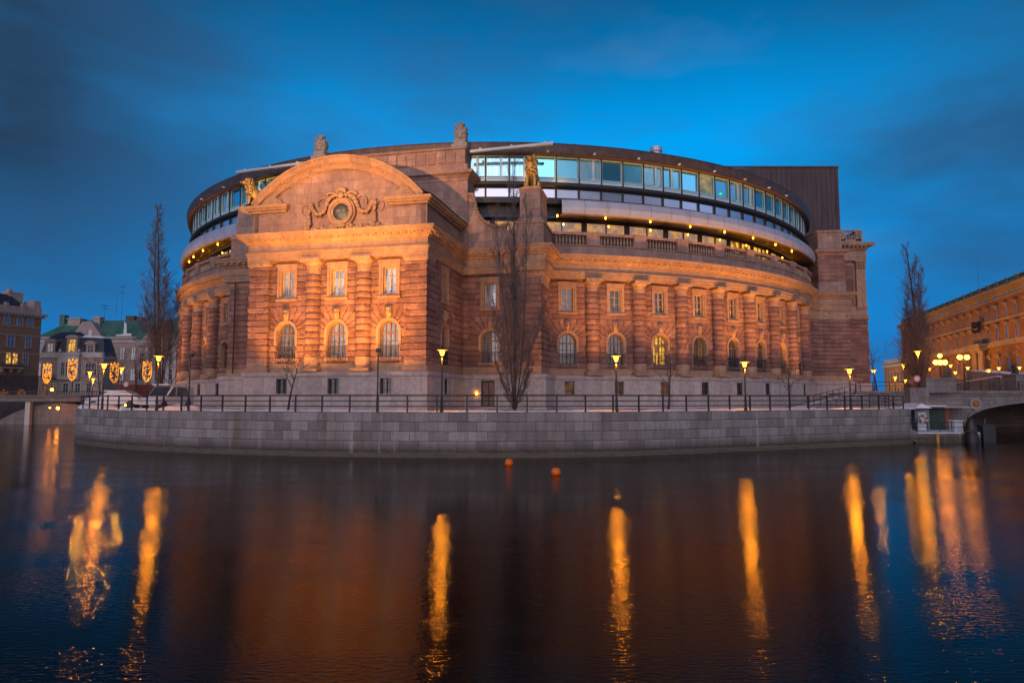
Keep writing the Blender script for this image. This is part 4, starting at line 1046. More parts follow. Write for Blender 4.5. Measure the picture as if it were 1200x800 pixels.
smalltree(783, 49.5, QZ, 375, 44, 'small leaning bare tree in front of the yellow lit arched window', (.22, 0), .1)
smalltree(925, 54.5, QZ, 392, 52, 'small bare tree near the end of the curved right side', (.05, 0))
smalltree(1028, 70, 4.5, 385, 61, 'bare tree against the sky right of the palace corner', (.0, 0), .1)
smalltree(134, 60, QZ, 395, 71, 'thin bare tree at the far tip of the quay near the light shields', (.0, 0), .08)
smalltree(155, 96, 3, 385, 72, 'dark crooked bare tree behind the quay, between two light shields', (.1, 0), .2, dict(OAK, kids=(8, 8, 5)))
smalltree(118, 100, 3, 400, 73, 'wide bare tree beside the white mansion', (-.1, 0), .15)
smalltree(203, 100, 3, 392, 75, 'bare tree before the columned palace next to the curved left side', (0, 0), .15)

# ================================================================== LEFT BANK
M['tanbrick'] = stone('tan_brick', (.30, .17, .10), (.36, .21, .13), .5, .16, 0, .01, bump=.1, stain=.3)
M['darkstone'] = stone('dark_base_stone', (.12, .08, .07), (.16, .11, .09), 1.2, .5, 0, .02, bump=.3, stain=.3)
M['cream'] = plain('cream_render', (.42, .33, .28), .8, var=.12, scale=.6)
M['pinkrender'] = plain('pink_grey_render', (.40, .31, .28), .8, var=.15, scale=.5)
M['whitetrim'] = plain('white_stone_trim', (.58, .52, .48), .7, var=.1)
M['redbase'] = plain('red_brown_base', (.25, .075, .05), .8, var=.2)
M['slate'] = plain('dark_slate_roof', (.035, .04, .06), .5, var=.4, scale=1.5)
M['green'] = plain('verdigris_roof', (.06, .16, .12), .6, var=.35, scale=.5, stretch=(2, 1, .4))
M['duskglass'] = glassy('dusk_window', (.06, .09, .14), .08, .2, 1.0, .3)
M['bridge'] = stone('bridge_granite', (.22, .19, .18), (.28, .24, .22), 1.3, .5, 0, .012, bump=.25, nscale=5, stain=.5)
def flatwin(fr, s, z0, z1, hw, parent, glass='duskglass', trim='whitetrim', proud=.12, hood=False, bars=1):
    w = MB(); t_ = .18
    for a, b in ((s - hw - t_, s - hw), (s + hw, s + hw + t_)): w.quadbox(fr, a, b, -.1, proud, z0, z1)
    w.quadbox(fr, s - hw - t_, s + hw + t_, -.1, proud + .03, z1, z1 + t_); w.quadbox(fr, s - hw - t_ * 1.3, s + hw + t_ * 1.3, -.1, proud + .12, z0 - t_, z0)
    if hood: w.quadbox(fr, s - hw - .5, s + hw + .5, -.1, proud + .45, z1 + .55, z1 + .8); w.quadbox(fr, s - hw - .15, s + hw + .15, -.1, proud + .1, z1 + t_, z1 + .55)
    for k in range(bars): w.quadbox(fr, s - .05, s + .05, .02, .06, z0, z1)
    w.quadbox(fr, s - hw, s + hw, .02, .055, z0 + (z1 - z0) * .6, z0 + (z1 - z0) * .6 + .08)
    o = w.build('window', trim, parent)
    p = MB(); p.quadbox(fr, s - hw, s + hw, -.05, .02, z0, z1); p.build('pane', glass, o); return o
def walls(mb, p0, p1, dep, z0, z1):
    fr = plane(p0, p1); mb.quadbox(fr, 0, fr.L, -dep, 0, z0, z1); return fr
def PX(fr, px):
    """distance along a facade frame at which image pixel column px falls"""
    u = (px - 600) / FPX / cos(TH); a = fr(0, 0, 0); b = fr(1, 0, 0); dx, dy = b[0] - a[0], b[1] - a[1]
    return (u * a[1] - a[0]) / (dx - u * dy)
def mast(x, y, z, h, label, name='antenna_mast', arms=True):
    m_ = MB(); m_.tube([(x, y, z), (x, y, z + h)], [.035, .02], 6)
    if arms:
        for k, L in ((.9, .9), (.75, .6)): m_.tube([(x - L, y, z + h * k), (x + L, y, z + h * k)], .06, 4)
    tag(m_.build(name, 'iron'), label, 'mast')
# -- brown brick block at the left edge
p0, p1 = (at(-70, 132), 132), (at(43.5, 150), 150)
A = thing('brick_house', (p1[0], p1[1], 3.2), 'brown brick corner house with lit windows and stone ground floor by the left bridge', 'house')
m_ = MB(); fa = walls(m_, p0, p1, 5, 8.6, 21.2); m_.build('wall', 'tanbrick', A)
m_ = MB(); walls(m_, p0, p1, 5.1, 3.2, 8.6); m_.quadbox(fa, 0, fa.L, -.2, .12, 3.2, 8.55); m_.build('stone_base', 'darkstone', A)
m_ = MB(); m_.quadbox(fa, -.3, fa.L + .5, -5.3, .4, 21.2, 21.6); m_.quadbox(fa, -.3, fa.L + .8, -5.5, .8, 21.6, 22.1)
for u in frange(0, fa.L, .7): m_.quadbox(fa, u, u + .3, .0, .65, 21.25, 21.6)
for z in (18.9, 17.0, 13.2): m_.quadbox(fa, 0, fa.L + .06, -.1, .12, z, z + .2)
m_.build('cornice', 'pinkrender', A)
m_ = MB(); m_.quadbox(fa, 0, fa.L, -.5, -.1, 22.1, 23.3)
for u in frange(1, fa.L - .6, 3.2): m_.quadbox(fa, u - .35, u + .35, -.6, .1, 22.1, 23.9)
m_.build('parapet', 'pinkrender', A)
m_ = MB(); L_ = fa.L
q = [fa(0, -1, 22.1), fa(L_ - 1, -1, 22.1), fa(L_ - 1, -5.2, 22.1), fa(0, -5.2, 22.1), fa(0, -3.2, 26), fa(L_ - 5, -3.2, 26), fa(L_ - 5, -5, 26), fa(0, -5, 26)]
i = [m_.vert(p) for p in q]
for f in ((0, 1, 5, 4), (1, 2, 6, 5), (2, 3, 7, 6), (3, 0, 4, 7), (4, 5, 6, 7)): m_.face(*[i[k] for k in f])
rfA = m_.build('roof', 'slate', A)
m_ = MB(); m_.quadbox(fa, L_ - 5.3, L_ - 2.2, -5, -3, 22, 26.4); m_.quadbox(fa, L_ - 5.4, L_ - 2.1, -5.1, -2.9, 26.4, 26.7); m_.quadbox(fa, L_ - 4.9, L_ - 4.1, -4.5, -3.5, 26.7, 27.3); m_.build('chimney', 'cream', rfA)
m_ = MB(); m_.quadbox(fa, L_ - 1.6, L_ - .2, -3.5, -.2, 22.1, 25.0); m_.build('gable', 'pinkrender', A)
for px in (-38, -22, -8, 6.3, 22, 34.2): flatwin(fa, PX(fa, px), 19.4, 20.9, .52, A, trim='pinkrender')
for px in (-30, -14, 12.5, 33): flatwin(fa, PX(fa, px), 14.6, 17.0, .7 if px < 20 else .5, A, trim='pinkrender')
for px, g_ in ((-30, 'duskglass'), (-14, 'room'), (10.8, 'room'), (18.5, 'room'), (31, 'duskglass')): flatwin(fa, PX(fa, px), 10.9, 13.3, .48, A, g_, 'pinkrender')
for px in (-20, 5, 12.5, 29.5): flatwin(fa, PX(fa, px), 6.9, 8.3, .35, A, trim='darkstone')
for px in (-12, 8, 28):
    s = PX(fa, px); w = MB(); w.strip(fa, upath(s, 1.0, 4.6, 3.3), upath(s, 1.25, 4.6, 3.3), -.05, .22); o_ = w.build('arched_door', 'darkstone', A)
    w = MB(); w.prism(fa, upath(s, 1.0, 4.6, 3.3), .12, .15); w.build('pane', 'dimroom', o_)
m_ = MB(); s = PX(fa, 12)
m_.quadbox(fa, s - 2.4, s + 2.4, 0, 1.2, 9.9, 10.2)
for k in (-1.8, 0, 1.8): m_.quadbox(fa, s + k - .2, s + k + .2, 0, .9, 9.2, 9.9)
m_.build('balcony', 'pinkrender', A)
m_ = MB()
for u in frange(s - 2.3, s + 2.3, .2): m_.quadbox(fa, u, u + .04, 1.1, 1.15, 10.2, 11.0)
m_.quadbox(fa, s - 2.35, s + 2.4, 1.08, 1.17, 11.0, 11.06); m_.build('balcony_railing', 'iron', A)

# -- white mansion
p0, p1 = (at(42, 158), 158), (at(119, 158), 158)
B = thing('white_mansion', (p0[0], 158, 3.2), 'small cream mansion with dark mansard roof and one glowing dormer window', 'house')
m_ = MB(); fb_ = walls(m_, p0, p1, 5.5, 3.2, 13.0); m_.build('wall', 'cream', B)
m_ = MB(); m_.quadbox(fb_, -.2, fb_.L + .2, -5.6, .35, 13.0, 13.4); m_.quadbox(fb_, -.2, fb_.L, -.4, .2, 13.4, 14.3); m_.quadbox(fb_, 0, fb_.L, -.1, .15, 7.9, 8.15)
s = PX(fb_, 84); m_.quadbox(fb_, s - 2.4, s + 2.4, -.2, .9, 8.0, 13.6); m_.quadbox(fb_, s - 2.7, s + 2.7, -.4, 1.1, 13.6, 14.0)
for u in (s - 2.2, s + 2.2): m_.ball(fb_(u, .6, 14.6), .3, 8, 6, (1, 1, 1.6))
m_.build('cornice', 'whitetrim', B)
m_ = MB(); L_ = fb_.L
def hip(m_, fr, a, b, c, d, z0, z1, ins):
    q = [fr(a, c, z0), fr(b, c, z0), fr(b, d, z0), fr(a, d, z0), fr(a + ins, c - ins, z1), fr(b - ins, c - ins, z1), fr(b - ins, d + ins, z1), fr(a + ins, d + ins, z1)]
    i = [m_.vert(p) for p in q]
    for f in ((0, 1, 5, 4), (1, 2, 6, 5), (2, 3, 7, 6), (3, 0, 4, 7), (4, 5, 6, 7)): m_.face(*[i[k] for k in f])
hip(m_, fb_, 0, L_, -.3, -5.4, 13.4, 17.6, 1.0); hip(m_, fb_, 1, L_ * .62, -1.2, -5.0, 17.6, 19.3, 1.85); hip(m_, fb_, L_ * .55, L_ - 1, -1.2, -5, 17.6, 18.3, 1.8)
rfB = m_.build('roof', 'slate', B)
m_ = MB(); m_.prism(fb_, [(L_ * .58, 17.9), (L_ * .95, 17.7), (L_ * .9, 18.2), (L_ * .64, 18.4)], -2.0, -1.5); m_.build('snow_patch', 'snow', rfB)
for px, hw, z0, z1, g_ in ((59, .55, 14.5, 16.3, 'duskglass'), (84, .75, 14.5, 17.2, 'room'), (106, .5, 14.2, 15.8, 'duskglass')):
    s = PX(fb_, px); d = MB(); d.quadbox(fb_, s - hw - .5, s + hw + .5, -3, -.15, 13.9, z1 + .4); d.prism(fb_, [(s - hw - .8, z1 + .4)] + [(s + (hw + .8) * cos(a), z1 + .4 + .8 * sin(a)) for a in frange(0, pi, .5)][::-1], -3, .1)
    dm = d.build('dormer', 'cream', B); p = MB(); p.quadbox(fb_, s - hw, s + hw, -.14, -.1, z0, z1); p.build('pane', g_, dm)
    f = MB(); f.quadbox(fb_, s - .05, s + .05, -.1, -.04, z0, z1); f.quadbox(fb_, s - hw, s + hw, -.1, -.05, z1 - .7, z1 - .6); f.build('frame', 'whitetrim', dm)
for px in (47, 58, 94, 105, 112): flatwin(fb_, PX(fb_, px), 8.9, 11.8, .55, B, 'duskglass')
for px in (78.5, 84, 89.5): flatwin(plane(fb_(0, .9, 0)[:2], fb_(1, .9, 0)[:2]), PX(fb_, px), 9.0, 11.9, .35, B, 'duskglass')
for px in (46, 55, 66, 80, 94, 107): flatwin(fb_, PX(fb_, px), 4.9, 7.1, .55, B, 'dimroom' if px in (46, 55, 66) else 'duskglass')
m_ = MB(); s = PX(fb_, 62); m_.quadbox(fb_, s - 1.6, s + 1.6, 0, 1.0, 8.1, 8.3)
for u in frange(s - 1.5, s + 1.5, .25): m_.quadbox(fb_, u, u + .05, .9, .95, 8.3, 9.2)
m_.build('balcony', 'iron', B)

# -- green roofed palace behind, with gable and chimneys
p0, p1 = (at(44, 186), 186), (at(166, 186), 186)
Cc = thing('green_roof_palace', (p0[0], 186, 3.2), 'long pinkish palace with green copper roof, snow patches and chimneys behind the mansion', 'building')
m_ = MB(); fc = walls(m_, p0, p1, 18, 3.2, 20.4); m_.build('wall', 'pinkrender', Cc)
m_ = MB(); m_.quadbox(fc, -.3, fc.L + .3, -.3, .5, 20.0, 20.5); m_.quadbox(fc, 0, fc.L, -.3, .3, 18.9, 19.2); m_.build('cornice', 'whitetrim', Cc)
m_ = MB(); hip(m_, fc, -.5, fc.L + .5, .7, -18.5, 20.4, 25.4, 5.5); rfC = m_.build('roof', 'green', Cc)
m_ = MB(); sx = PX(fc, 77); m_.quadbox(fc, sx - 1.7, sx + 1.7, -6, -3, 21, 25.6); m_.quadbox(fc, sx - 1.9, sx + 1.9, -6.2, -2.8, 25.6, 25.9); m_.build('chimney', 'cream', rfC)
m_ = MB(); sx = PX(fc, 104); m_.quadbox(fc, sx - .9, sx + .9, -5, -3, 20, 25.8); m_.quadbox(fc, sx - 1.1, sx + 1.1, -5.2, -2.8, 25.8, 26.3); m_.build('chimney', 'cream', rfC)
m_ = MB(); sx = PX(fc, 54); m_.quadbox(fc, sx - .7, sx + .7, -8, -6, 24, 27.2); m_.build('chimney', 'green', rfC)
m_ = MB(); g0, g1, g2 = PX(fc, 87), PX(fc, 103), PX(fc, 124); m_.prism(fc, [(g0, 16), (g2, 16), (g2, 19.5), (g1 + 1.2, 24.5), (g1 - 1.2, 24.5), (g0, 20.5)], -2, .9); m_.build('gable', 'pinkrender', Cc)
m_ = MB(); sx = PX(fc, 108); m_.quadbox(fc, sx - .5, sx + .5, .8, 1.0, 20.5, 22.2); m_.build('window', 'darkglass', Cc)
m_ = MB()
for a, b in ((146, 150), (150, 154)): m_.prism(fc, [(PX(fc, a), 20.6), (PX(fc, b), 20.6), (PX(fc, 149), 23.8), (PX(fc, 146.5), 24.6)], .55, .75) if a == 146 else None
m_.prism(fc, [(PX(fc, 137), 20.55), (PX(fc, 156), 20.55), (PX(fc, 155), 21.3), (PX(fc, 138), 20.9)], .55, .8); m_.build('snow_patch', 'snow', rfC)
for px in (131, 144, 157): flatwin(fc, PX(fc, px), 14.2, 17.4, .6, Cc, trim='cream'); flatwin(fc, PX(fc, px), 8.5, 11.6, .6, Cc, trim='cream')
m_ = MB(); m_.quadbox(fc, PX(fc, 120), fc.L, -.2, .15, 3.2, 7.4); m_.build('red_base', 'redbase', Cc)
m_ = MB(); sx = PX(fc, 129); m_.quadbox(fc, sx - 1.2, sx + 1.2, -12, -9, 24, 27.3); m_.quadbox(fc, sx + 2, sx + 3.4, -12, -9, 24, 26.9); m_.build('chimney', 'darkstone', rfC)

# -- columned palace with pediment
p0, p1 = (at(160, 178), 178), (at(222, 178), 178)
D = thing('columned_palace', (p0[0], 178, 3.2), 'pale palace with pediment and pilasters over a red base, under a green roof', 'building')
m_ = MB(); fd = walls(m_, p0, p1, 22, 3.2, 18.8); m_.build('wall', 'cream', D)
m_ = MB(); m_.quadbox(fd, 0, fd.L, -.2, .25, 3.2, 7.2); m_.build('red_base', 'redbase', D)
m_ = MB(); m_.quadbox(fd, -.4, fd.L + .4, -.3, .7, 17.3, 18.9)
a, b = PX(fd, 170), PX(fd, 212); m_.prism(fd, [(a, 18.9), (b, 18.9), ((a + b) / 2, 22.8)], .3, .8); m_.prism(fd, [(a - .3, 19.0), (a + .6, 19.0), ((a + b) / 2, 22.8), ((a + b) / 2, 23.5)], .2, 1.1); m_.prism(fd, [(b + .3, 19.0), (b - .6, 19.0), ((a + b) / 2, 22.8), ((a + b) / 2, 23.5)], .2, 1.1)
m_.build('pediment', 'pinkrender', D)
for px in (174, 182, 190, 198, 206, 213):
    m_ = MB(); s = PX(fd, px); m_.quadbox(fd, s - .45, s + .45, -.1, .4, 7.2, 17.3); m_.quadbox(fd, s - .6, s + .6, -.1, .5, 16.6, 17.3); m_.build('pilaster', 'whitetrim', D)
for px in (167, 178, 186, 194, 202, 209.5): flatwin(fd, PX(fd, px), 12.6, 15.4, .5, D); flatwin(fd, PX(fd, px), 8.3, 11.2, .5, D)
m_ = MB(); hip(m_, fd, -1.5, fd.L + 2, .9, -22, 18.9, 25.6, 7.5); m_.build('roof', 'green', D)
m_ = MB(); xx, yy = at(208, 200), 200; m_.lathe((xx, yy, 18), [(1.6, 0), (1.6, 4.2), (2.2, 4.4), (1.6, 5.6), (.7, 6.6), (.1, 7.2)], 10); tag(m_.build('roof_turret', 'green'), 'small green domed turret peeking out beside the curved drum', 'turret')
mast(at(138, 184), 184, 24, 11, 'thin tall antenna mast on the green palace roof')
mast(at(117.5, 184), 184, 24, 5.2, 'short crossed aerial by the chimney of the green palace roof')
mast(at(131.5, 184), 184, 26, 6, 'middle aerial on the green palace roof', arms=False)

# -- left bridge
BY = 98.0; bz = 4.05
Bt = thing('stone_bridge', (at(60, BY), BY, 0), 'flat stone bridge on the left with a lamp glowing under its arch', 'bridge')
fr = plane((at(-160, BY), BY), (at(112, BY), BY)); L_ = fr.L
m_ = MB(); m_.quadbox(fr, 0, L_ + 6, -9, .0, bz - .75, bz); m_.quadbox(fr, 0, L_ + 6, -9, .25, bz - .12, bz + .1); m_.build('deck', 'bridge', Bt)
m_ = MB(); m_.quadbox(fr, 0, L_ + 6, -.3, .15, bz + .1, bz + .85) if False else m_.quadbox(fr, 0, L_ + 6, -.2, .1, bz + .62, bz + .72)
for u in frange(0, L_ + 6, .35): m_.quadbox(fr, u - .03, u + .03, -.09, -.03, bz + .1, bz + .65)
m_.build('parapet_railing', 'iron', Bt)
m_ = MB(); cx_ = PX(fr, 72)
m_.prism(fr, [(PX(fr, -12), -1), (PX(fr, -4), .4), (PX(fr, 6), 1.15), (PX(fr, 20), 1.95), (PX(fr, 35), 2.5), (PX(fr, 50), 2.9), (PX(fr, 68), 3.12), (PX(fr, 84), 2.95), (PX(fr, 97), 2.6), (L_ + 6, 2.2), (L_ + 6, -1)], -8, -1.2); m_.build('abutment', 'bridge', Bt)
m_ = MB(); s = PX(fr, 35); m_.quadbox(fr, s - .35, s + .35, -.9, -.3, -1, bz - .7); m_.build('bridge_pillar', 'whitetrim', Bt)
def wall_lamp(x, y, z, label, r=.16):
    t_ = thing('bridge_lamp', (x, y, z), label, 'lamp'); m_ = MB(); m_.ball((x, y, z), r, 12, 8); m_.build('lamp_globe', 'globe', t_, True)
    m_ = MB(); m_.lathe((x, y, z + r * .8), [(r * .6, 0), (r * 1.3, .03), (r * .5, .12), (.03, .16), (.03, .5)], 10); m_.build('lamp_cap', 'iron', t_)
wall_lamp(at(68.5, 97.2), 97.2, zat(478, 97.2), 'bright lamp hanging under the left stone bridge, just above the water', .2)
wall_lamp(at(60.3, 99), 99, zat(456.5, 99), 'bright lamp on the roadway above the left stone bridge', .2)
wall_lamp(at(59, 97.4), 97.4, zat(477.5, 97.4), 'dimmer small lamp under the left stone bridge beside the brightest one', .09)
# fairy light shields
def light_shield(px, py0, py1, Y, label, dense):
    x = at(px, Y); z0, z1 = zat(py1, Y), zat(py0, Y); W = (z1 - z0) * .205
    t_ = thing('light_shield', (x, Y, 4.0), label, 'Christmas light', 'crowned shield lights along the bridge')
    m_ = MB(); m_.tube([(x, Y + .15, 3.6), (x, Y + .15, z1)], .07, 6); m_.build('pole', 'iron', t_)
    H = z1 - z0; sh = z0 + H * .80; m_ = MB()
    def side(k): # half width of the shield at height fraction k
        return W * (1 - (1 - min(1, k / .45)) ** 2 * .75)
    for sg in (-1, 1): m_.tube([(x + sg * side(k), Y, z0 + (sh - z0) * k) for k in frange(0, 1, .1)], .045, 5)
    m_.tube([(x - side(0), Y, z0), (x + side(0), Y, z0)], .045, 5); m_.tube([(x - W, Y, sh), (x + W, Y, sh)], .045, 5); m_.build('outline', 'garland', t_)
    m_ = MB()
    for k in (-1, 0, 1): m_.ball((x + k * W * .85, Y, sh + H * (.12 if k else .15)), .14, 6, 5, (1, 1, 1.5))
    for k in (-.5, .5): m_.ball((x + k * W * .9, Y, sh + H * .06), .12, 6, 5)
    m_.build('crown', 'garland', t_)
    m_ = MB(); rr = random.Random(int(px))
    for i in range(46 if dense else 26):
        k = rr.random(); u = rr.uniform(-1, 1)
        if not dense and abs(u) < .25: u = math.copysign(.5, u)
        xx = x + u * side(k) * .85; zz = z0 + (sh - z0) * k; a = rr.uniform(0, 6.28); q = .13
        m_.tube([(xx - q * cos(a), Y, zz - q * sin(a)), (xx + .03, Y - .03, zz), (xx + q * cos(a + .9), Y, zz + q * sin(a + .9))], .045, 4)
    m_.build('light_strings', 'garland', t_)
light_shield(53.5, 426, 449, 99, 'glowing crowned light shield in front of the left half of the cream mansion', True)
light_shield(83, 420, 445.5, 99, 'largest glowing crowned light shield, in front of the mansion bay', True)
light_shield(132.5, 425, 448, 92, 'broken outlined light shield behind the lamp and bare trees', False)
light_shield(171, 423, 447, 92, 'light shield with dark middle just left of the tall poplar lamp', False)
# snow heaps and sign on the tip of the quay
def heap(px, Y, w, h, label, seed):
    x = at(px, Y); m_ = MB(); m_.ball((x, Y, QZ - .1), 1, 22, 12, (w, 1.6, h), .35, seed); tag(m_.build('snow_heap', 'snow', None, True), label, 'snow heap', 'snow heaps on the quay')
heap(119, 59.5, 1.6, .7, 'low snow heap at the far tip of the quay', 1); heap(160, 66, 2.5, .6, 'low grey snow heap under the tall twin poplar', 9); heap(212, 52, 1.4, .5, 'small snow heap at the foot of the curved left side', 4)
def car(px, Y, rz, label, van=False):
    x = at(px, Y); t_ = thing('parked_car', (x, Y, QZ), label, 'car', 'white cars parked on the quay tip')
    c_, s_ = cos(rz), sin(rz); fr = lambda u, o, z: (x + c_ * u + s_ * o, Y + s_ * u - c_ * o, QZ + z)
    H = 1.9 if van else 1.45; L = 2.2
    side = [(-L, .35), (-L, .75), (-L + .25, .92), (-L + 1.0, 1.0), (-L + 1.75, H - .02), (-.2, H + .02), (L - .9 if not van else L - .1, H - .05), (L - .25 if not van else L, 1.0), (L, .85), (L, .35)]
    m_ = MB(); m_.prism(fr, side, -.85, .85); m_.build('body', 'carwhite', t_, bevel=.07)
    m_ = MB(); m_.prism(fr, [(-L + 1.15, 1.04), (-L + 1.82, H - .12), (-.15, H - .1), (-.15, 1.04)], .84, .87); m_.prism(fr, [(0, 1.04), (0, H - .1), (L - 1.05, H - .14), (L - .55, 1.04)], .84, .87); m_.build('side_window', 'darkglass', t_)
    m_ = MB(); m_.quadbox(lambda u, o, z: fr(-L + 1.0 + u + (z - 1.02) * .75 / (H - 1.04), o, z), -.03, .0, -.75, .75, 1.06, H - .1); m_.build('windscreen', 'darkglass', t_)
    for u in (-L + .75, L - .75):
        for o in (-.82, .82):
            m_ = MB(); cc = fr(u, o, .33); m_.tube([fr(u, o - .1, .33), fr(u, o + .1, .33)], .33, 14); m_.build('wheel', 'iron', t_)
    for o in (-.6, .6):
        m_ = MB(); m_.ball(fr(-L - .0, o, .68), .1, 8, 6); m_.build('headlight', 'whiteframe', t_, True)
    m_ = MB(); m_.quadbox(fr, -.9, L - 1.1, -.75, .75, H + .02, H + .12); m_.build('snow_cover', 'snow', t_, bevel=.04)
M['carwhite'] = plain('white_car_paint', (.62, .64, .68), .25, bump=0, var=.03)
car(136, 60, .15, 'white parked car behind the railing, nearest the quay tip', False)
car(196, 55.5, 1.38, 'white parked van right of the tall poplar lamp', True)
def round_sign(px, py, Y, z0, label, r=.35):
    x = at(px, Y); z = zat(py, Y); t_ = thing('round_sign', (x, Y, z0), label, 'sign')
    fr = plane((x, Y), (x + 1, Y)); m_ = MB(); m_.tube([(x, Y + .06, z0), (x, Y + .06, z + r)], .04, 6); m_.build('post', 'iron', t_)
    c = lambda R: [(R * cos(2 * pi * k / 24), z + R * sin(2 * pi * k / 24)) for k in range(25)]
    m_ = MB(); m_.strip(fr, c(r * .68), c(r), 0, .03); m_.build('rim', plain('sign_red', (.5, .02, .02), .4, bump=0), t_)
    m_ = MB(); m_.prism(fr, c(r * .68)[:-1], 0, .02); m_.prism(fr, [(-r * .6, z - r * .5), (-r * .45, z - r * .62), (r * .6, z + r * .5), (r * .45, z + r * .62)], .022, .035); m_.build('plate', 'whiteframe', t_)
round_sign(147, 450, 72, QZ, 'small round red and white road sign among bare trees on the left')
for px, py, Y in ((147.5, 475, 56), (161.5, 467, 66)):
    x = at(px, Y); z = zat(py, Y); t_ = thing('marker_light', (x, Y, QZ), 'small yellow marker light on a post by the white car, ' + ('lower one' if py > 470 else 'upper one'), 'lamp', 'marker lights by the white car')
    m_ = MB(); m_.tube([(x, Y, QZ), (x, Y, z)], .03, 5); m_.build('post', 'iron', t_); m_ = MB(); m_.ball((x, Y, z + .03), .085, 8, 6); m_.build('lamp_globe', 'bulb', t_)

# ================================================================== RIGHT BANK
M['palace'] = plain('ochre_red_render', (.33, .135, .04), .85, var=.14, scale=.4)
M['palacetrim'] = plain('sandstone_palace_trim', (.42, .27, .13), .8, var=.2, scale=.8)
p0, p1 = (at(1060, 222), 222), (at(1262, 118), 118)
RP = thing('royal_palace', (p1[0], p1[1], 8), 'huge orange baroque palace with rows of windows receding on the right', 'palace')
m_ = MB(); fp = walls(m_, p0, p1, 30, 3.2, 25.4); m_.build('wall', 'palace', RP)
m_ = MB(); m_.quadbox(fp, -.3, fp.L + .3, -2, .4, 25.0, 25.4); m_.quadbox(fp, -.3, fp.L, -2, .8, 26.4, 26.8); m_.quadbox(fp, -.3, fp.L, -2, 1.4, 26.8, 27.3); m_.quadbox(fp, 0, fp.L, -2, .2, 25.4, 26.4)
for z, h, o in ((20.4, .5, .25), (15.2, .9, .35), (14.9, .3, .5), (8.3, 1.0, .4)): m_.quadbox(fp, 0, fp.L, -.2, o, z, z + h)
m_.build('cornice', 'palacetrim', RP)
m_ = MB(); m_.quadbox(fp, 0, fp.L, -2, 1.3, 27.3, 27.4); m_.build('gutter', 'green', RP)
m_ = MB(); m_.quadbox(fp, 0, fp.L, -.9, -.3, 27.4, 27.9); m_.quadbox(fp, 0, fp.L, -.9, -.2, 28.7, 29.0)
for u in frange(1, fp.L - 1, 5.0):
    m_.quadbox(fp, u - .6, u + .6, -1, -.1, 27.4, 29.1)
for u in frange(.5, fp.L - .5, .9): m_.quadbox(fp, u - .2, u + .2, -.8, -.4, 27.9, 28.7)
m_.build('roof_balustrade', 'palacetrim', RP)
nw = 26; wsp = 4.95; s0_ = PX(fp, 1193)
for k in range(-8, 13):
    s = s0_ - k * wsp
    if not (2 < s < fp.L - 1): continue
    flatwin(fp, s, 20.95, 23.1, .55, RP, trim='palacetrim', hood=True)
    flatwin(fp, s, 16.3, 19.0, .6, RP, trim='palacetrim', hood=True)
    w = MB(); w.quadbox(fp, s - .3, s + .3, .02, .25, 25.55, 26.2); w.build('frieze_window', 'darkglass', RP)
    if not 4 <= k <= 5:
        flatwin(fp, s, 13.3, 14.1, .35, RP, trim='palacetrim'); flatwin(fp, s, 9.7, 12.3, .6, RP, trim='palacetrim', hood=True)
s = PX(fp, 1152); P_ = MB()
for u in (-2.6, -1.4, 1.4, 2.6):
    c = fp(s + u, 1.2, 8.4); P_.lathe(c, [(.6, 0), (.45, .3), (.42, 5.4), (.65, 5.9), (.7, 6.1)], 10)
P_.quadbox(fp, s - 3.6, s + 3.6, 0, 2.0, 14.5, 15.4); P_.quadbox(fp, s - 4.2, s + 4.2, 0, 2.4, 15.4, 15.9); P_.build('portal', 'palacetrim', RP)
P_ = MB(); c = fp(s, .7, 19.9)
for i in range(14): P_.ball((c[0] + cos(i * 2.1) * 1.3, c[1] + sin(i * 2.1) * .8, c[2] + sin(i * 1.3) * 1.0), .55, 7, 5, (1, 1, .8), .5, i)
P_.build('coat_of_arms', 'iron', RP)
mast(at(1154.5, 160), 160, 28.5, 9, 'very thin tall flagpole on the roof of the orange palace', 'flagpole', False)
# low far wing
p0, p1 = (at(1037.5, 250), 250), (at(1096, 205), 205)
FW = thing('palace_wing', (p0[0], p0[1], 3.2), 'low pale palace wing with roof balustrade seen far between the trees', 'building')
m_ = MB(); fw = walls(m_, p0, p1, 15, 3.2, 15.2); m_.build('wall', 'palacetrim', FW)
m_ = MB(); m_.quadbox(fw, -.3, fw.L, -1, .8, 14.6, 15.4)
for u in frange(.6, fw.L - .6, 3.4): m_.quadbox(fw, u - .6, u + .6, -.8, 0, 15.4, 17.4)
m_.quadbox(fw, 0, fw.L, -.6, -.2, 15.4, 16.8); m_.build('roof_balustrade', 'whitetrim', FW)
for u in frange(1.7, fw.L - 1.7, 3.4): flatwin(fw, u, 9.0, 12.4, .6, FW, 'darkglass', 'palacetrim'); flatwin(fw, u, 4.8, 7.2, .6, FW, 'darkglass', 'palacetrim')
# palace ramp walls with snow
def lowwall(name, a, b, za, zb, zbase, th, mat, label, cat='wall', snow_=True):
    fr = plane(a, b); t_ = thing(name, (*a, zbase), label, cat); m_ = MB()
    m_.prism(fr, [(0, zbase), (fr.L, zbase), (fr.L, zb), (0, za)], -th, 0); m_.build('wall_face', mat, t_)
    m_ = MB(); m_.prism(fr, [(0, za), (fr.L, zb), (fr.L, zb + .2), (0, za + .2)], -th - .1, .15); m_.build('coping', 'snow' if snow_ else mat, t_); return fr
lowwall('ramp_wall', (at(1088, 150), 150), (at(1172, 118), 118), 6.0, 7.4, 3.2, 2.5, 'bridge', 'sloping stone ramp wall with snowy coping in front of the orange palace')
lowwall('ramp_wall', (at(1140, 128), 128), (at(1260, 104), 104), 8.8, 6.6, 3.2, 2.5, 'bridge', 'upper ramp wall falling to the right below the orange palace portal')
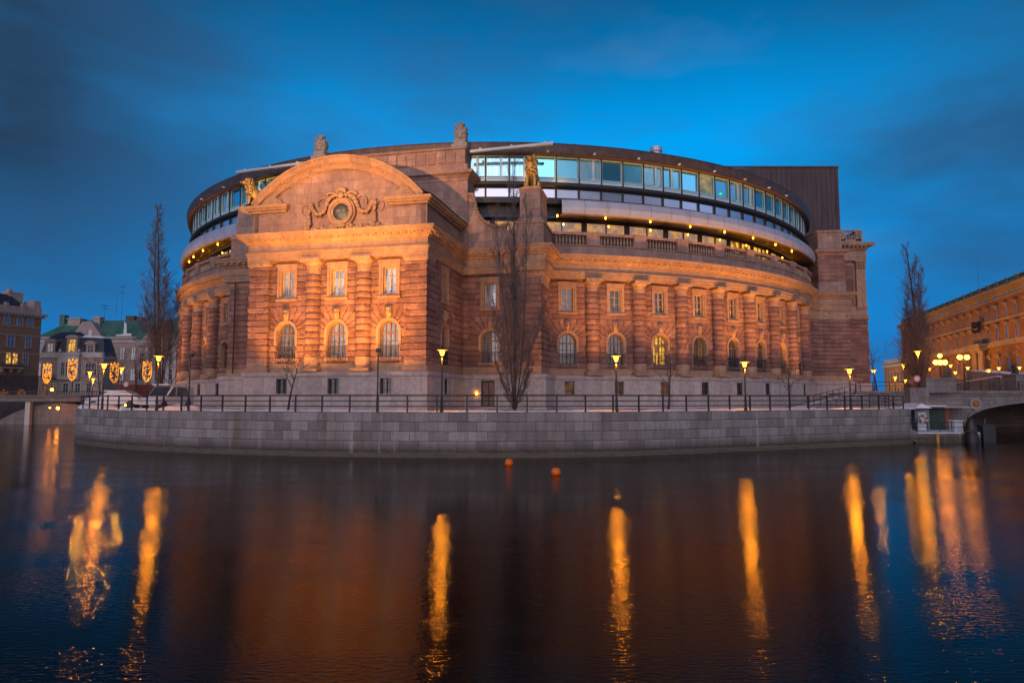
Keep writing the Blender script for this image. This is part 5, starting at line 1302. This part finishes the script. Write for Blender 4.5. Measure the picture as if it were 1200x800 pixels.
# terrace, bridge and abutment
TZ = 4.35
T_ = thing('terrace', (at(1005, 76), 76, QZ), 'raised stone terrace between the palace corner and the right bridge', 'terrace')
m_ = MB(); m_.box(at(1001, 76), at(1124, 76), 75.5, 104, -1, TZ); m_.build('terrace_wall', 'bridge', T_)
m_ = MB(); m_.box(at(1001, 76) - .1, at(1124, 76), 75.3, 76, TZ, TZ + .18); m_.build('coping', 'bridge', T_)
m_ = MB(); m_.box(at(1063, 75), at(1085, 75), 74.4, 75.6, 2, zat(454, 75)); m_.build('block', 'bridge', T_)
m_ = MB(); m_.box(at(1083, 75), at(1118, 75), 74.5, 75.3, TZ, zat(444.5, 75)); m_.box(at(1082, 75), at(1119, 75), 74.35, 75.45, zat(444.5, 75), zat(443, 75)); m_.build('parapet', 'bridge', T_)
NB = thing('arched_bridge', (at(1122, 77), 77, 0), 'stone arch bridge at the right edge with round medallion and dark railing', 'bridge')
bw = MB(); bw.box(at(1124, 90), 200, 90, 99, -1, 4.2); bw.build('arch_backing', 'darkstone', NB)  # dark block added to close off the sky seen beneath the arch
fr = plane((at(1121, 77), 77), (at(1420, 77), 77)); zt = zat(457.5, 77); L_ = fr.L
cx_, hw_, cz_ = L_ * .5 - 1.0, L_ * .5 - 2.0, 1.2
arc_ = [(cx_ + hw_ * cos(pi - pi * k / 24), .9 + (zt - 2.0) * sin(pi * k / 24) ** .8) for k in range(25)]
m_ = MB(); rows = [(0, -1), (.0, -1)]
up = [(u, zt - .35) for u, z in arc_]
m_.strip(fr, arc_, up, -12, 0); m_.quadbox(fr, 0, cx_ - hw_, -12, 0, -1, zt - .35); m_.quadbox(fr, cx_ + hw_, L_, -12, 0, -1, zt - .35); m_.build('arch_wall', 'bridge', NB)
m_ = MB(); m_.strip(fr, [(u, z - .02) for u, z in arc_], [(u, z + .35) for u, z in arc_], -.1, .12); m_.quadbox(fr, -.1, L_, -12, .25, zt - .35, zt); m_.quadbox(fr, -.1, L_, -.4, .12, zt - .6, zt - .35)
for px in (1147, 1162, 1177, 1192, 1207): s = PX(fr, px); m_.quadbox(fr, s - .12, s + .12, -.1, .06, .9 + (zt - 2) * .9, zt - .6)
m_.build('cornice', 'bridge', NB)
m_ = MB(); s = PX(fr, 1138.5); z = zat(473, 77); c = lambda R: [(s + R * cos(2 * pi * k / 24), z + R * sin(2 * pi * k / 24)) for k in range(25)]
m_.strip(fr, c(.42), c(.68), -.05, .16); md = m_.build('medallion', 'greystone', NB)
m_ = MB(); m_.prism(fr, c(.42)[:-1], -.02, .06); m_.ball(fr(s, .1, z), .26, 8, 6, (1, .5, 1), .5, 2); m_.build('relief', plain('relief_bronze', (.35, .14, .04), .5, bump=.2), md)
rl = MB(); zr = zat(446.5, 77)
for u in frange(.1, L_, 1.4): rl.quadbox(fr, u - .05, u + .05, -.3, -.2, zt, zr)
for u in frange(.1, L_, .18): rl.quadbox(fr, u - .014, u + .014, -.26, -.23, zt, zr)
for z in (zt + .1, (zt + zr) / 2, zr - .05): rl.quadbox(fr, 0, L_, -.28, -.2, z, z + .05)
rl.build('railing', 'iron', NB)
# snowy ramp beside the palace end
m_ = MB(); x0_, x1_ = at(943, 61), at(1003, 72)
a = [m_.vert(p) for p in ((x0_, 60.5, QZ + .02), (x1_, 71, TZ - .1), (x1_ + .3, 74.5, TZ - .1), (x0_ - .5, 63.5, QZ + .02))]; b = [m_.vert(p) for p in ((x0_, 60.5, QZ - .5), (x1_, 71, QZ - .5), (x1_ + .3, 74.5, QZ - .5), (x0_ - .5, 63.5, QZ - .5))]
m_.face(*a)
for k in range(4): m_.face(a[k], a[(k + 1) % 4], b[(k + 1) % 4], b[k])
body = MB(); bi = [body.vert(p) for p in ((x0_, 60.46, QZ - .4), (x1_, 70.96, QZ - .4), (x1_, 70.96, TZ - .16), (x0_, 60.46, QZ - .02))]; body.face(*bi)
R_ = thing('access_ramp', (x0_, 60.5, QZ), 'snow covered ramp rising to the terrace at the end of the palace', 'ramp'); m_.build('ramp_surface', 'snow', R_); body.build('side_wall', 'quay', R_)
m_ = MB()
for off in (0, 3.2):
    for t0, t1 in ((0, 1),):
        P0 = Vector((x0_ - off * .15, 60.5 + off * .94, QZ)); P1 = Vector((x1_ + off * .05, 71 + off, TZ - .1)); dv = (P1 - P0)
        fr_ = lambda s, o, z, P0=P0, dv=dv: tuple(P0 + dv * s + Vector((0, -o, z)))
        m_.quadbox(fr_, 0, 1, -.12, .12, .02, .16)
m_.build('side_kerb', 'bridge', R_)
m_ = MB(); P0 = Vector((x0_, 60.5, QZ)); P1 = Vector((x1_, 71, TZ - .1))
for t0 in frange(0, 1, .11): q = P0.lerp(P1, t0); m_.tube([q, q + Vector((0, 0, 1.05))], .035, 5)
for h in (1.02, .6): m_.tube([P0 + Vector((0, 0, h)), P1 + Vector((0, 0, h))], .03, 5)
m_.build('handrail', 'iron', R_)
def railing(name, pts, z, label, h=1.05, sp=1.6, parent=None, bars=(1.0, .55)):
    pp = Path(pts); m_ = MB()
    for s in frange(.05, pp.L - .05, sp): x, y, _ = pp(s, 0, 0); zz = z(s / pp.L) if callable(z) else z; m_.tube([(x, y, zz), (x, y, zz + h)], .04, 5)
    for b in bars:
        m_.tube([(*pp(s, 0, 0)[:2], (z(s / pp.L) if callable(z) else z) + b * h) for s in merge(frange(0, pp.L, 1.0), pp.s)], .03, 5)
    o = m_.build(name, 'iron', parent)
    if parent is None: tag(o, label, 'railing')
    return o
railing('terrace_railing', [(at(1003, 75.6), 75.6), (at(1063, 75.6), 75.6)], TZ + .15, 'dark railing along the edge of the terrace above the snowy ramp')
# landing stage, stairs, kiosk, container
x0_, x1_ = at(1054, 58.5), at(1146, 58.5)
L1 = thing('landing_stage', (x0_, 58.5, 0), 'low concrete landing stage with snow on top at the foot of the stairs', 'jetty')
m_ = MB(); m_.box(x0_, x1_, 58.4, 74.4, -1.5, .78); m_.build('stage_body', 'quay', L1)
m_ = MB(); m_.box(x0_ + .02, x1_ - .02, 58.42, 74.4, .78, .86); m_.build('snow_cover', 'snow', L1)
m_ = MB(); m_.box(at(1095, 58.5) - .12, at(1095, 58.5) + .12, 58.28, 58.4, -.5, .8); m_.build('yellow_fender', plain('yellow_paint', (.5, .28, .03), .5), L1)
m_ = MB()
for px in (1058, 1072, 1086, 1100, 1114, 1128): x = at(px, 58.6); m_.tube([(x, 58.65, .8), (x, 58.65, 1.75)], .03, 5)
for z in (1.72, 1.3): m_.tube([(at(1058, 58.6), 58.65, z), (at(1128, 58.6), 58.65, z)], .025, 5)
m_.build('stage_railing', 'iron', L1)
S1 = thing('stone_stairs', (at(1040, 58), 58, 0), 'stone stairs with railing going down from the quay to the landing stage', 'stairs')
xa, xb = at(1036, 58), at(1073, 58); m_ = MB(); n = 12
for k in range(n):
    u0, u1 = xa + (xb - xa) * k / n, xa + (xb - xa) * (k + 1) / n; z = QZ - (QZ - .85) * (k + 1) / n; m_.box(u0, u1 + .001, 57.9 + .002 * k, 60.2, max(-1, z - .9 - .5 * (k < 3)), z)
m_.box(at(1016, 57.6), xa + .02, 57.0, 62, QZ - .45, QZ + .16); m_.build('flight', 'quay', S1)
railing('handrail', [(xa, 57.95), (xb, 57.95)], lambda q: QZ - (QZ - .85) * q, '', parent=S1, sp=.7, bars=(1, .7, .4))
railing('landing_rail', [(at(1018, 57.2), 57.2), (xa, 57.2)], QZ + .15, '', parent=S1, sp=1.0, bars=(1, .7, .4))
K = thing('white_kiosk', (at(1074, 63), 63, .86), 'narrow white hut with snowy pitched roof on the landing stage', 'hut')
xa, xb = at(1066, 63), at(1082.5, 63); zk = zat(478, 63)
m_ = MB(); m_.box(xa, xb, 62.3, 64.4, .8, zk); m_.build('wall', plain('white_boards', (.22, .22, .23), .6, var=.1), K)
m_ = MB(); fk = plane((xa, 62.2), (xb, 62.2)); m_.prism(fk, [(-.15, zk), (fk.L + .15, zk), (fk.L * .4, zk + .45)], -2.4, .15); m_.build('roof', 'snow', K)
m_ = MB(); m_.quadbox(fk, .25, .95, -.11, -.07, .9, zk - .35); m_.build('door', 'whiteframe', K)
m_ = MB(); lb = Vector((at(1081, 62), 62, zat(491, 62)))
for k in range(24):
    pass
M['buoyred'] = plain('lifebuoy_red', (.55, .03, .02), .5, bump=0)
LBo = thing('lifebuoy', tuple(lb), 'red and white lifebuoy hanging on the white hut by the water', 'lifebuoy')
for q in range(8):
    m_ = MB(); m_.tube([(lb.x + .33 * cos(a), lb.y - .03, lb.z + .33 * sin(a)) for a in frange(q * pi / 4, (q + 1) * pi / 4, .2)], .09, 8); m_.build('ring_section', 'whiteframe' if q % 2 else 'buoyred', LBo, True)
G = thing('green_container', (at(1091, 64), 64, .86), 'dark green equipment container beside the white hut', 'container')
xa, xb = at(1083, 64), at(1102, 64); zg = zat(475, 64); m_ = MB(); m_.box(xa, xb, 63.4, 66, .8, zg - .1)
for x in frange(xa + .1, xb - .1, .22): m_.box(x - .05, x + .05, 63.36, 63.4, .9, zg - .2)
m_.build('body', plain('dark_green_paint', (.03, .055, .045), .5), G)
m_ = MB(); m_.box(xa - .05, xb + .05, 63.3, 66.1, zg - .1, zg + .02); m_.build('lid', 'snow', G)
m_ = MB(); m_.box(xb + .03, at(1109, 64), 63.6, 65, .8, zg - .25); m_.build('wooden_panel', 'redbase', G)
# moored things at the stage end
Bo = thing('mooring_locker', (at(1121, 59.4), 59.4, .86), 'small white locker standing on the landing stage edge', 'locker')
x = at(1121, 59.4); m_ = MB(); m_.box(x - .42, x + .3, 59.2, 60.0, .84, 1.75); m_.build('box', 'whiteframe', Bo, bevel=.05); m_ = MB(); m_.box(x - .46, x + .34, 59.15, 60.05, 1.75, 1.86); m_.build('lid', 'snow', Bo, bevel=.03)
x = at(1135, 58); pt = thing('wrapped_pile', (x, 57.9, 0), 'black wrapped mooring pile with pointed top beside the stage', 'mooring pile')
m_ = MB(); m_.lathe((x, 57.9, -1), [(.45, 0), (.5, 1.2), (.42, 2.0), (.45, 2.3), (.28, 2.8), (.18, 3.1), (.02, 3.2)], 12, jit=lambda a, z: .06 * sin(a * 5 + z * 3)); m_.build('pile_body', 'iron', pt, True)
m_ = MB(); m_.lathe((x, 57.9, .9), [(.47, 0), (.52, .05), (.52, .12), (.47, .17)], 12); m_.build('rope_band', 'bark', pt)
x = at(1152, 60); dp = thing('dark_pontoon', (x, 60, 0), 'black box shaped dolphin standing in the water before the bridge arch', 'pontoon')
m_ = MB(); m_.box(x - .55, x + .55, 59.4, 61.5, -1, zat(497, 60)); m_.build('pontoon_body', 'iron', dp, bevel=.05); m_ = MB(); m_.tube([(x, 60, 1.4), (x, 60, 2.0)], .12, 8); m_.build('bollard', 'iron', dp)
round_sign(1075.5, 443.5, 73.5, TZ, 'round red and white sign on the terrace beside the dense poplar', .42)
# lamps on the right
for px, py, Y, z0, lab in ((1078, 411, 76.5, TZ, 'tall lit street lamp before the dense poplar on the terrace'), (1060.5, 426, 98, TZ, 'lit street lamp at the left foot of the dense poplar'), (1025, 433, 92, TZ, 'small lit lamp hidden behind the bare tree at the palace corner'),
                       (1050, 441, 130, 3.2, 'farthest tiny lamp left of the dense poplar'), (1062, 444.5, 135, 3.2, 'tiny low lamp in front of the pale palace wing')):
    street_lamp(at(px, Y), Y, z0, zat(py, Y) - z0, lab, 'lampglow2', 1.2, watt=300 if Y < 100 else 900)
def candelabra(px, py, Y, label, n, top):
    x = at(px, Y); z = zat(py, Y); t_ = thing('candelabra_lamp', (x, Y, 4.6), label, 'street lamp', 'globe candelabra lamps on the bridge')
    m_ = MB(); m_.lathe((x, Y, 4.5), [(.2, 0), (.2, .3), (.1, .6), (.07, z - 5.1), (.09, z - 4.9)], 10); m_.tube([(x - .7, Y, z - .1), (x, Y, z - .35), (x + .7, Y, z - .1)], .05, 6)
    if top: m_.tube([(x, Y, z - .3), (x, Y, z + .7)], .05, 6)
    m_.build('pole', 'iron', t_)
    for k in (range(-1, 2) if n == 3 else (-.75, .75)):
        g_ = MB(); g_.ball((x + k * .55 * (1 if n == 3 else 1), Y, z + .1), .27, 12, 9); g_.build('globe', 'globe', t_, True)
    if top: g_ = MB(); g_.ball((x, Y, z + .9), .22, 12, 9); g_.build('globe', 'globe', t_, True)
candelabra(1104, 425.5, 82, 'three-globe candelabra lamp with a fourth globe above, beside the poplar', 3, True)
candelabra(1131.5, 419.5, 79, 'tall twin-globe lamp standing on the right bridge', 2, False)
for i, (px, py, Y, where) in enumerate(((1091, 431, 125, 'left of the three-globe candelabra'), (1116, 427, 120, 'between the two candelabra lamps'), (1121, 435, 115, 'low between the two candelabra lamps'), (1136, 429.5, 112, 'just below the twin-globe lamp'), (1160.5, 432.5, 108, 'before the portal of the orange palace'),
    (1172.5, 430, 118, 'right of the palace portal'), (1197, 429.5, 122, 'at the right edge before the palace'))):
    street_lamp(at(px, Y), Y, 5.0, zat(py, Y) - 5.0, 'small glowing lantern ' + where, 'lampglow2', 1.2, group='lanterns on the palace ramp')
# dark lion on its plinth before the palace
src = [o for o in bpy.data.objects if o.name.startswith('lion_statue')][0]
c = copy_tree(src); Yc = 112; xc = at(1191, Yc); c.location = (xc, Yc, zat(438.5, Yc)); c.rotation_euler = (0, 0, -.9); c.scale = (.8, .8, .62)
for ch in c.children: ch.data = ch.data.copy(); ch.data.materials.clear(); ch.data.materials.append(M['greybronze'])
tag(c, 'dark bronze lion on a stone plinth below the orange palace', 'statue'); 
if 'group' in c: del c['group']
pz = thing('statue_plinth', (xc, Yc, 5), 'stone plinth carrying the dark lion below the orange palace', 'plinth')
m_ = MB(); m_.box(xc - 1.0, xc + 1.0, Yc - 1.6, Yc + 1.6, 4, zat(440, Yc)); m_.build('shaft', 'bridge', pz); m_ = MB(); m_.box(xc - 1.15, xc + 1.15, Yc - 1.75, Yc + 1.75, zat(440, Yc), zat(438.5, Yc)); m_.build('cap', 'bridge', pz)

# ================================================================== CAMERA, SKY, LIGHT
cam = bpy.data.cameras.new('camera'); co = bpy.data.objects.new('camera', cam); COL.objects.link(co)
cam.sensor_width = 36; cam.lens = 24; cam.clip_end = 3000; cam.clip_start = .1
co.location = (0, 0, HC); co.rotation_euler = (pi / 2 + TH, 0, 0); SC.camera = co

wd = bpy.data.worlds.new('World'); SC.world = wd; wd.use_nodes = True; t = wd.node_tree
bg = t.nodes['Background']
SUN_EL, SUN_AZ = radians(-1.5), radians(200)
sky = N(t, 'ShaderNodeTexSky'); sky.sky_type = 'NISHITA'; sky.sun_disc = False; sky.sun_elevation = radians(4.0); sky.sun_rotation = radians(195)
sky.air_density = 1.2; sky.dust_density = .6; sky.ozone_density = 3.0
tc = N(t, 'ShaderNodeTexCoord'); sx = N(t, 'ShaderNodeSeparateXYZ'); t.links.new(tc.outputs['Generated'], sx.inputs[0])
hs = N(t, 'ShaderNodeHueSaturation', i_Saturation=1.2, i_Value=1.0); t.links.new(sky.outputs[0], hs.inputs['Color'])
# dusk colouring of the atmosphere by height above the horizon
el = ramp(t, sx.outputs[2], [(.0, (.02, 1.6, 5.0)), (.13, (.0, 2.1, 5.9)), (.35, (.0, 2.4, 6.1)), (.47, (.0, 1.1, 2.9)), (.56, (.02, .5, 1.3))])
col = mixc(t, hs.outputs[0], el.outputs[0], .985)
# pale afterglow low in the sky behind the viewer
ag = N(t, 'ShaderNodeMapRange'); ag.inputs[1].default_value = .15; ag.inputs[2].default_value = -.9; t.links.new(sx.outputs[1], ag.inputs[0])
ah = N(t, 'ShaderNodeMapRange'); ah.inputs[1].default_value = .85; ah.inputs[2].default_value = .05; t.links.new(sx.outputs[2], ah.inputs[0])
am = N(t, 'ShaderNodeMath', operation='MULTIPLY'); t.links.new(ag.outputs[0], am.inputs[0]); t.links.new(ah.outputs[0], am.inputs[1])
col = mixc(t, col, (10.0, 8.6, 9.3), am.outputs[0])
mp = N(t, 'ShaderNodeMapping'); mp.inputs['Scale'].default_value = (1.0, 1.0, 2.4); mp.inputs['Location'].default_value = (.7, 0.2, 0.1); t.links.new(tc.outputs['Generated'], mp.inputs[0])
cn = N(t, 'ShaderNodeTexNoise', i_Scale=1.5, i_Detail=5.0, i_Roughness=.5, i_Distortion=.25); t.links.new(mp.outputs[0], cn.inputs['Vector'])
cr_ = ramp(t, cn.outputs[0], [(.34, (0, 0, 0)), (.54, (1, 1, 1))])
# clouds gather away from the middle of the view
sdx = N(t, 'ShaderNodeMath', operation='ABSOLUTE'); t.links.new(sx.outputs[0], sdx.inputs[0])
cd = N(t, 'ShaderNodeMapRange'); cd.inputs[1].default_value = .22; cd.inputs[2].default_value = .55; cd.inputs[3].default_value = .05; cd.inputs[4].default_value = 1.0; t.links.new(sdx.outputs[0], cd.inputs[0])
hi = N(t, 'ShaderNodeMapRange'); hi.inputs[1].default_value = .10; hi.inputs[2].default_value = .30; hi.inputs[3].default_value = .35; hi.inputs[4].default_value = 1.0; t.links.new(sx.outputs[2], hi.inputs[0])
cm = N(t, 'ShaderNodeMath', operation='MULTIPLY'); t.links.new(cr_.outputs[0], cm.inputs[0]); t.links.new(cd.outputs[0], cm.inputs[1])
cm2 = N(t, 'ShaderNodeMath', operation='MULTIPLY'); t.links.new(cm.outputs[0], cm2.inputs[0]); t.links.new(hi.outputs[0], cm2.inputs[1])
col2 = mixc(t, col, (.12, .30, .60), cm2.outputs[0])
# thin lilac veils
cn2 = N(t, 'ShaderNodeTexNoise', i_Scale=3.2, i_Detail=5.0); t.links.new(mp.outputs[0], cn2.inputs['Vector'])
v_ = ramp(t, cn2.outputs[0], [(.56, (0, 0, 0)), (.80, (.35, .35, .35))])
col2 = mixc(t, col2, (.9, 1.7, 3.2), v_.outputs[0])
cn3 = N(t, 'ShaderNodeTexNoise', i_Scale=2.6, i_Detail=6.0, i_Roughness=.55); mp3 = N(t, 'ShaderNodeMapping'); mp3.inputs['Scale'].default_value = (1, 1, 3.0); mp3.inputs['Location'].default_value = (3.1, 1.2, .4)
t.links.new(tc.outputs['Generated'], mp3.inputs[0]); t.links.new(mp3.outputs[0], cn3.inputs['Vector'])
c3 = ramp(t, cn3.outputs[0], [(.44, (0, 0, 0)), (.68, (.55, .55, .55))])
fr3 = N(t, 'ShaderNodeMapRange'); fr3.inputs[1].default_value = -.2; fr3.inputs[2].default_value = .3; t.links.new(sx.outputs[1], fr3.inputs[0])
m3_ = N(t, 'ShaderNodeMath', operation='MULTIPLY'); t.links.new(c3.outputs[0], m3_.inputs[0]); t.links.new(fr3.outputs[0], m3_.inputs[1])
col2 = mixc(t, col2, (.22, .70, 1.7), m3_.outputs[0])
k1 = N(t, 'ShaderNodeMapRange'); k1.inputs[1].default_value = .30; k1.inputs[2].default_value = .62; k1.inputs[4].default_value = .5; t.links.new(sdx.outputs[0], k1.inputs[0])
k2 = N(t, 'ShaderNodeMapRange'); k2.inputs[1].default_value = .0; k2.inputs[2].default_value = .36; t.links.new(sx.outputs[2], k2.inputs[0])
k3 = N(t, 'ShaderNodeMath', operation='MULTIPLY'); t.links.new(k1.outputs[0], k3.inputs[0]); t.links.new(k2.outputs[0], k3.inputs[1])
k4 = N(t, 'ShaderNodeMath', operation='MULTIPLY'); t.links.new(k3.outputs[0], k4.inputs[0]); t.links.new(fr3.outputs[0], k4.inputs[1])
col2 = mixc(t, col2, (.10, .30, .62), k4.outputs[0])
t.links.new(col2, bg.inputs['Color']); bg.inputs['Strength'].default_value = .15

def sun(el, az_from, s, angle, c):
    L = bpy.data.lights.new('sun', 'SUN'); L.energy = s; L.angle = radians(angle); L.color = c
    o = bpy.data.objects.new('sun', L); COL.objects.link(o)
    d = Vector((sin(az_from) * cos(el), cos(az_from) * cos(el), sin(el)))   # towards the sun
    o.rotation_euler = d.to_track_quat('Z', 'Y').to_euler(); return o
sun(radians(22), radians(195), .6, 60, (1.0, .80, .86))

def spot(p, target, power, size=70, c=(1, .38, .05), blend=.8, r=.15):
    L = bpy.data.lights.new('floodlight', 'SPOT'); L.energy = power; L.color = c; L.spot_size = radians(size); L.spot_blend = blend; L.shadow_soft_size = r
    o = bpy.data.objects.new('floodlight', L); COL.objects.link(o); o.location = p
    o.rotation_euler = (Vector(target) - Vector(p)).to_track_quat('-Z', 'Y').to_euler(); return o
spot((fl1[0], fl1[1] + .3, fl1[2] + .1), (*loc(-2.5, 0), 20), 5200, 135, blend=1)
for l_, pw in ((-3.9, 5600), (-.8, 4200), (2.4, 4000), (5.6, 3200)): spot((*loc(l_, -4.3), 3.3), (*loc(l_, .6), 16), pw, 80, blend=.6)
for a_, pw in ((-.80, 5200), (-.97, 5200)):
    p = arc(a_, 49.0); spot((p[0], p[1], 3.4), (*arc(a_, 44.0), 17.5), pw, 62, blend=.8)
for a, pw in ((.20, 5600), (.37, 6800), (.54, 6800), (.66, 5400), (.76, 4000)):
    p = arc(a, 47.5 if a > .7 else 50.5); q_ = arc(a + (.10 if a > .7 else .02), 44.4); spot((p[0], p[1], 3.4), (q_[0], q_[1], 16.5), pw * 1.35, 74, blend=.9)
spot((*loc(11.8, 2.6), 3.4), (*loc(12, 9), 14), 1500, 90)
spot((-24, -6, 7.5), (*loc(-13.4, 9.4), 23.2), 300000, 3.4, r=.2, c=(1, .46, .05), blend=.3)  # added beam from behind the viewer to light the left lion, source unseen
spot((-24, -6, 7.5), (*loc(13.5, 9.4), 23.4), 120000, 3.2, r=.2, c=(1, .46, .05), blend=.3)  # same added beam for the right lion, no known lamp there
spot((-22, -6, 7.5), (*loc(0, 0), 20), 200000, 21, c=(1, .44, .13), blend=1, r=.4)  # unseen spot added behind the viewer to brighten the pediment
fu = fp(1, 0, 0)
for s_ in (12, 32, 52, 72, 92, 110, 128):
    p = fp(min(s_, fp.L - 2), 15, 0); q_ = fp(min(s_, fp.L - 2), 0, 0); spot((p[0], p[1], 9.0), (q_[0], q_[1], 19), 8500, 92, c=(1, .42, .05))
p = fw(fw.L * .3, 18, 0); spot((p[0], p[1], 5), (*fw(fw.L * .3, 0, 0)[:2], 11), 9000, 120, c=(1, .5, .12))  # unseen spot added to warm the far wing's wall

SC.view_settings.view_transform = 'Standard'; SC.view_settings.look = 'None'; SC.view_settings.gamma = 1; SC.view_settings.exposure = 0.0
SC.cycles.use_denoising = True
SC.cycles.max_bounces = 5; SC.cycles.diffuse_bounces = 2; SC.cycles.glossy_bounces = 3; SC.cycles.caustics_reflective = False; SC.cycles.caustics_refractive = False
SC.cycles.sample_clamp_indirect = 6
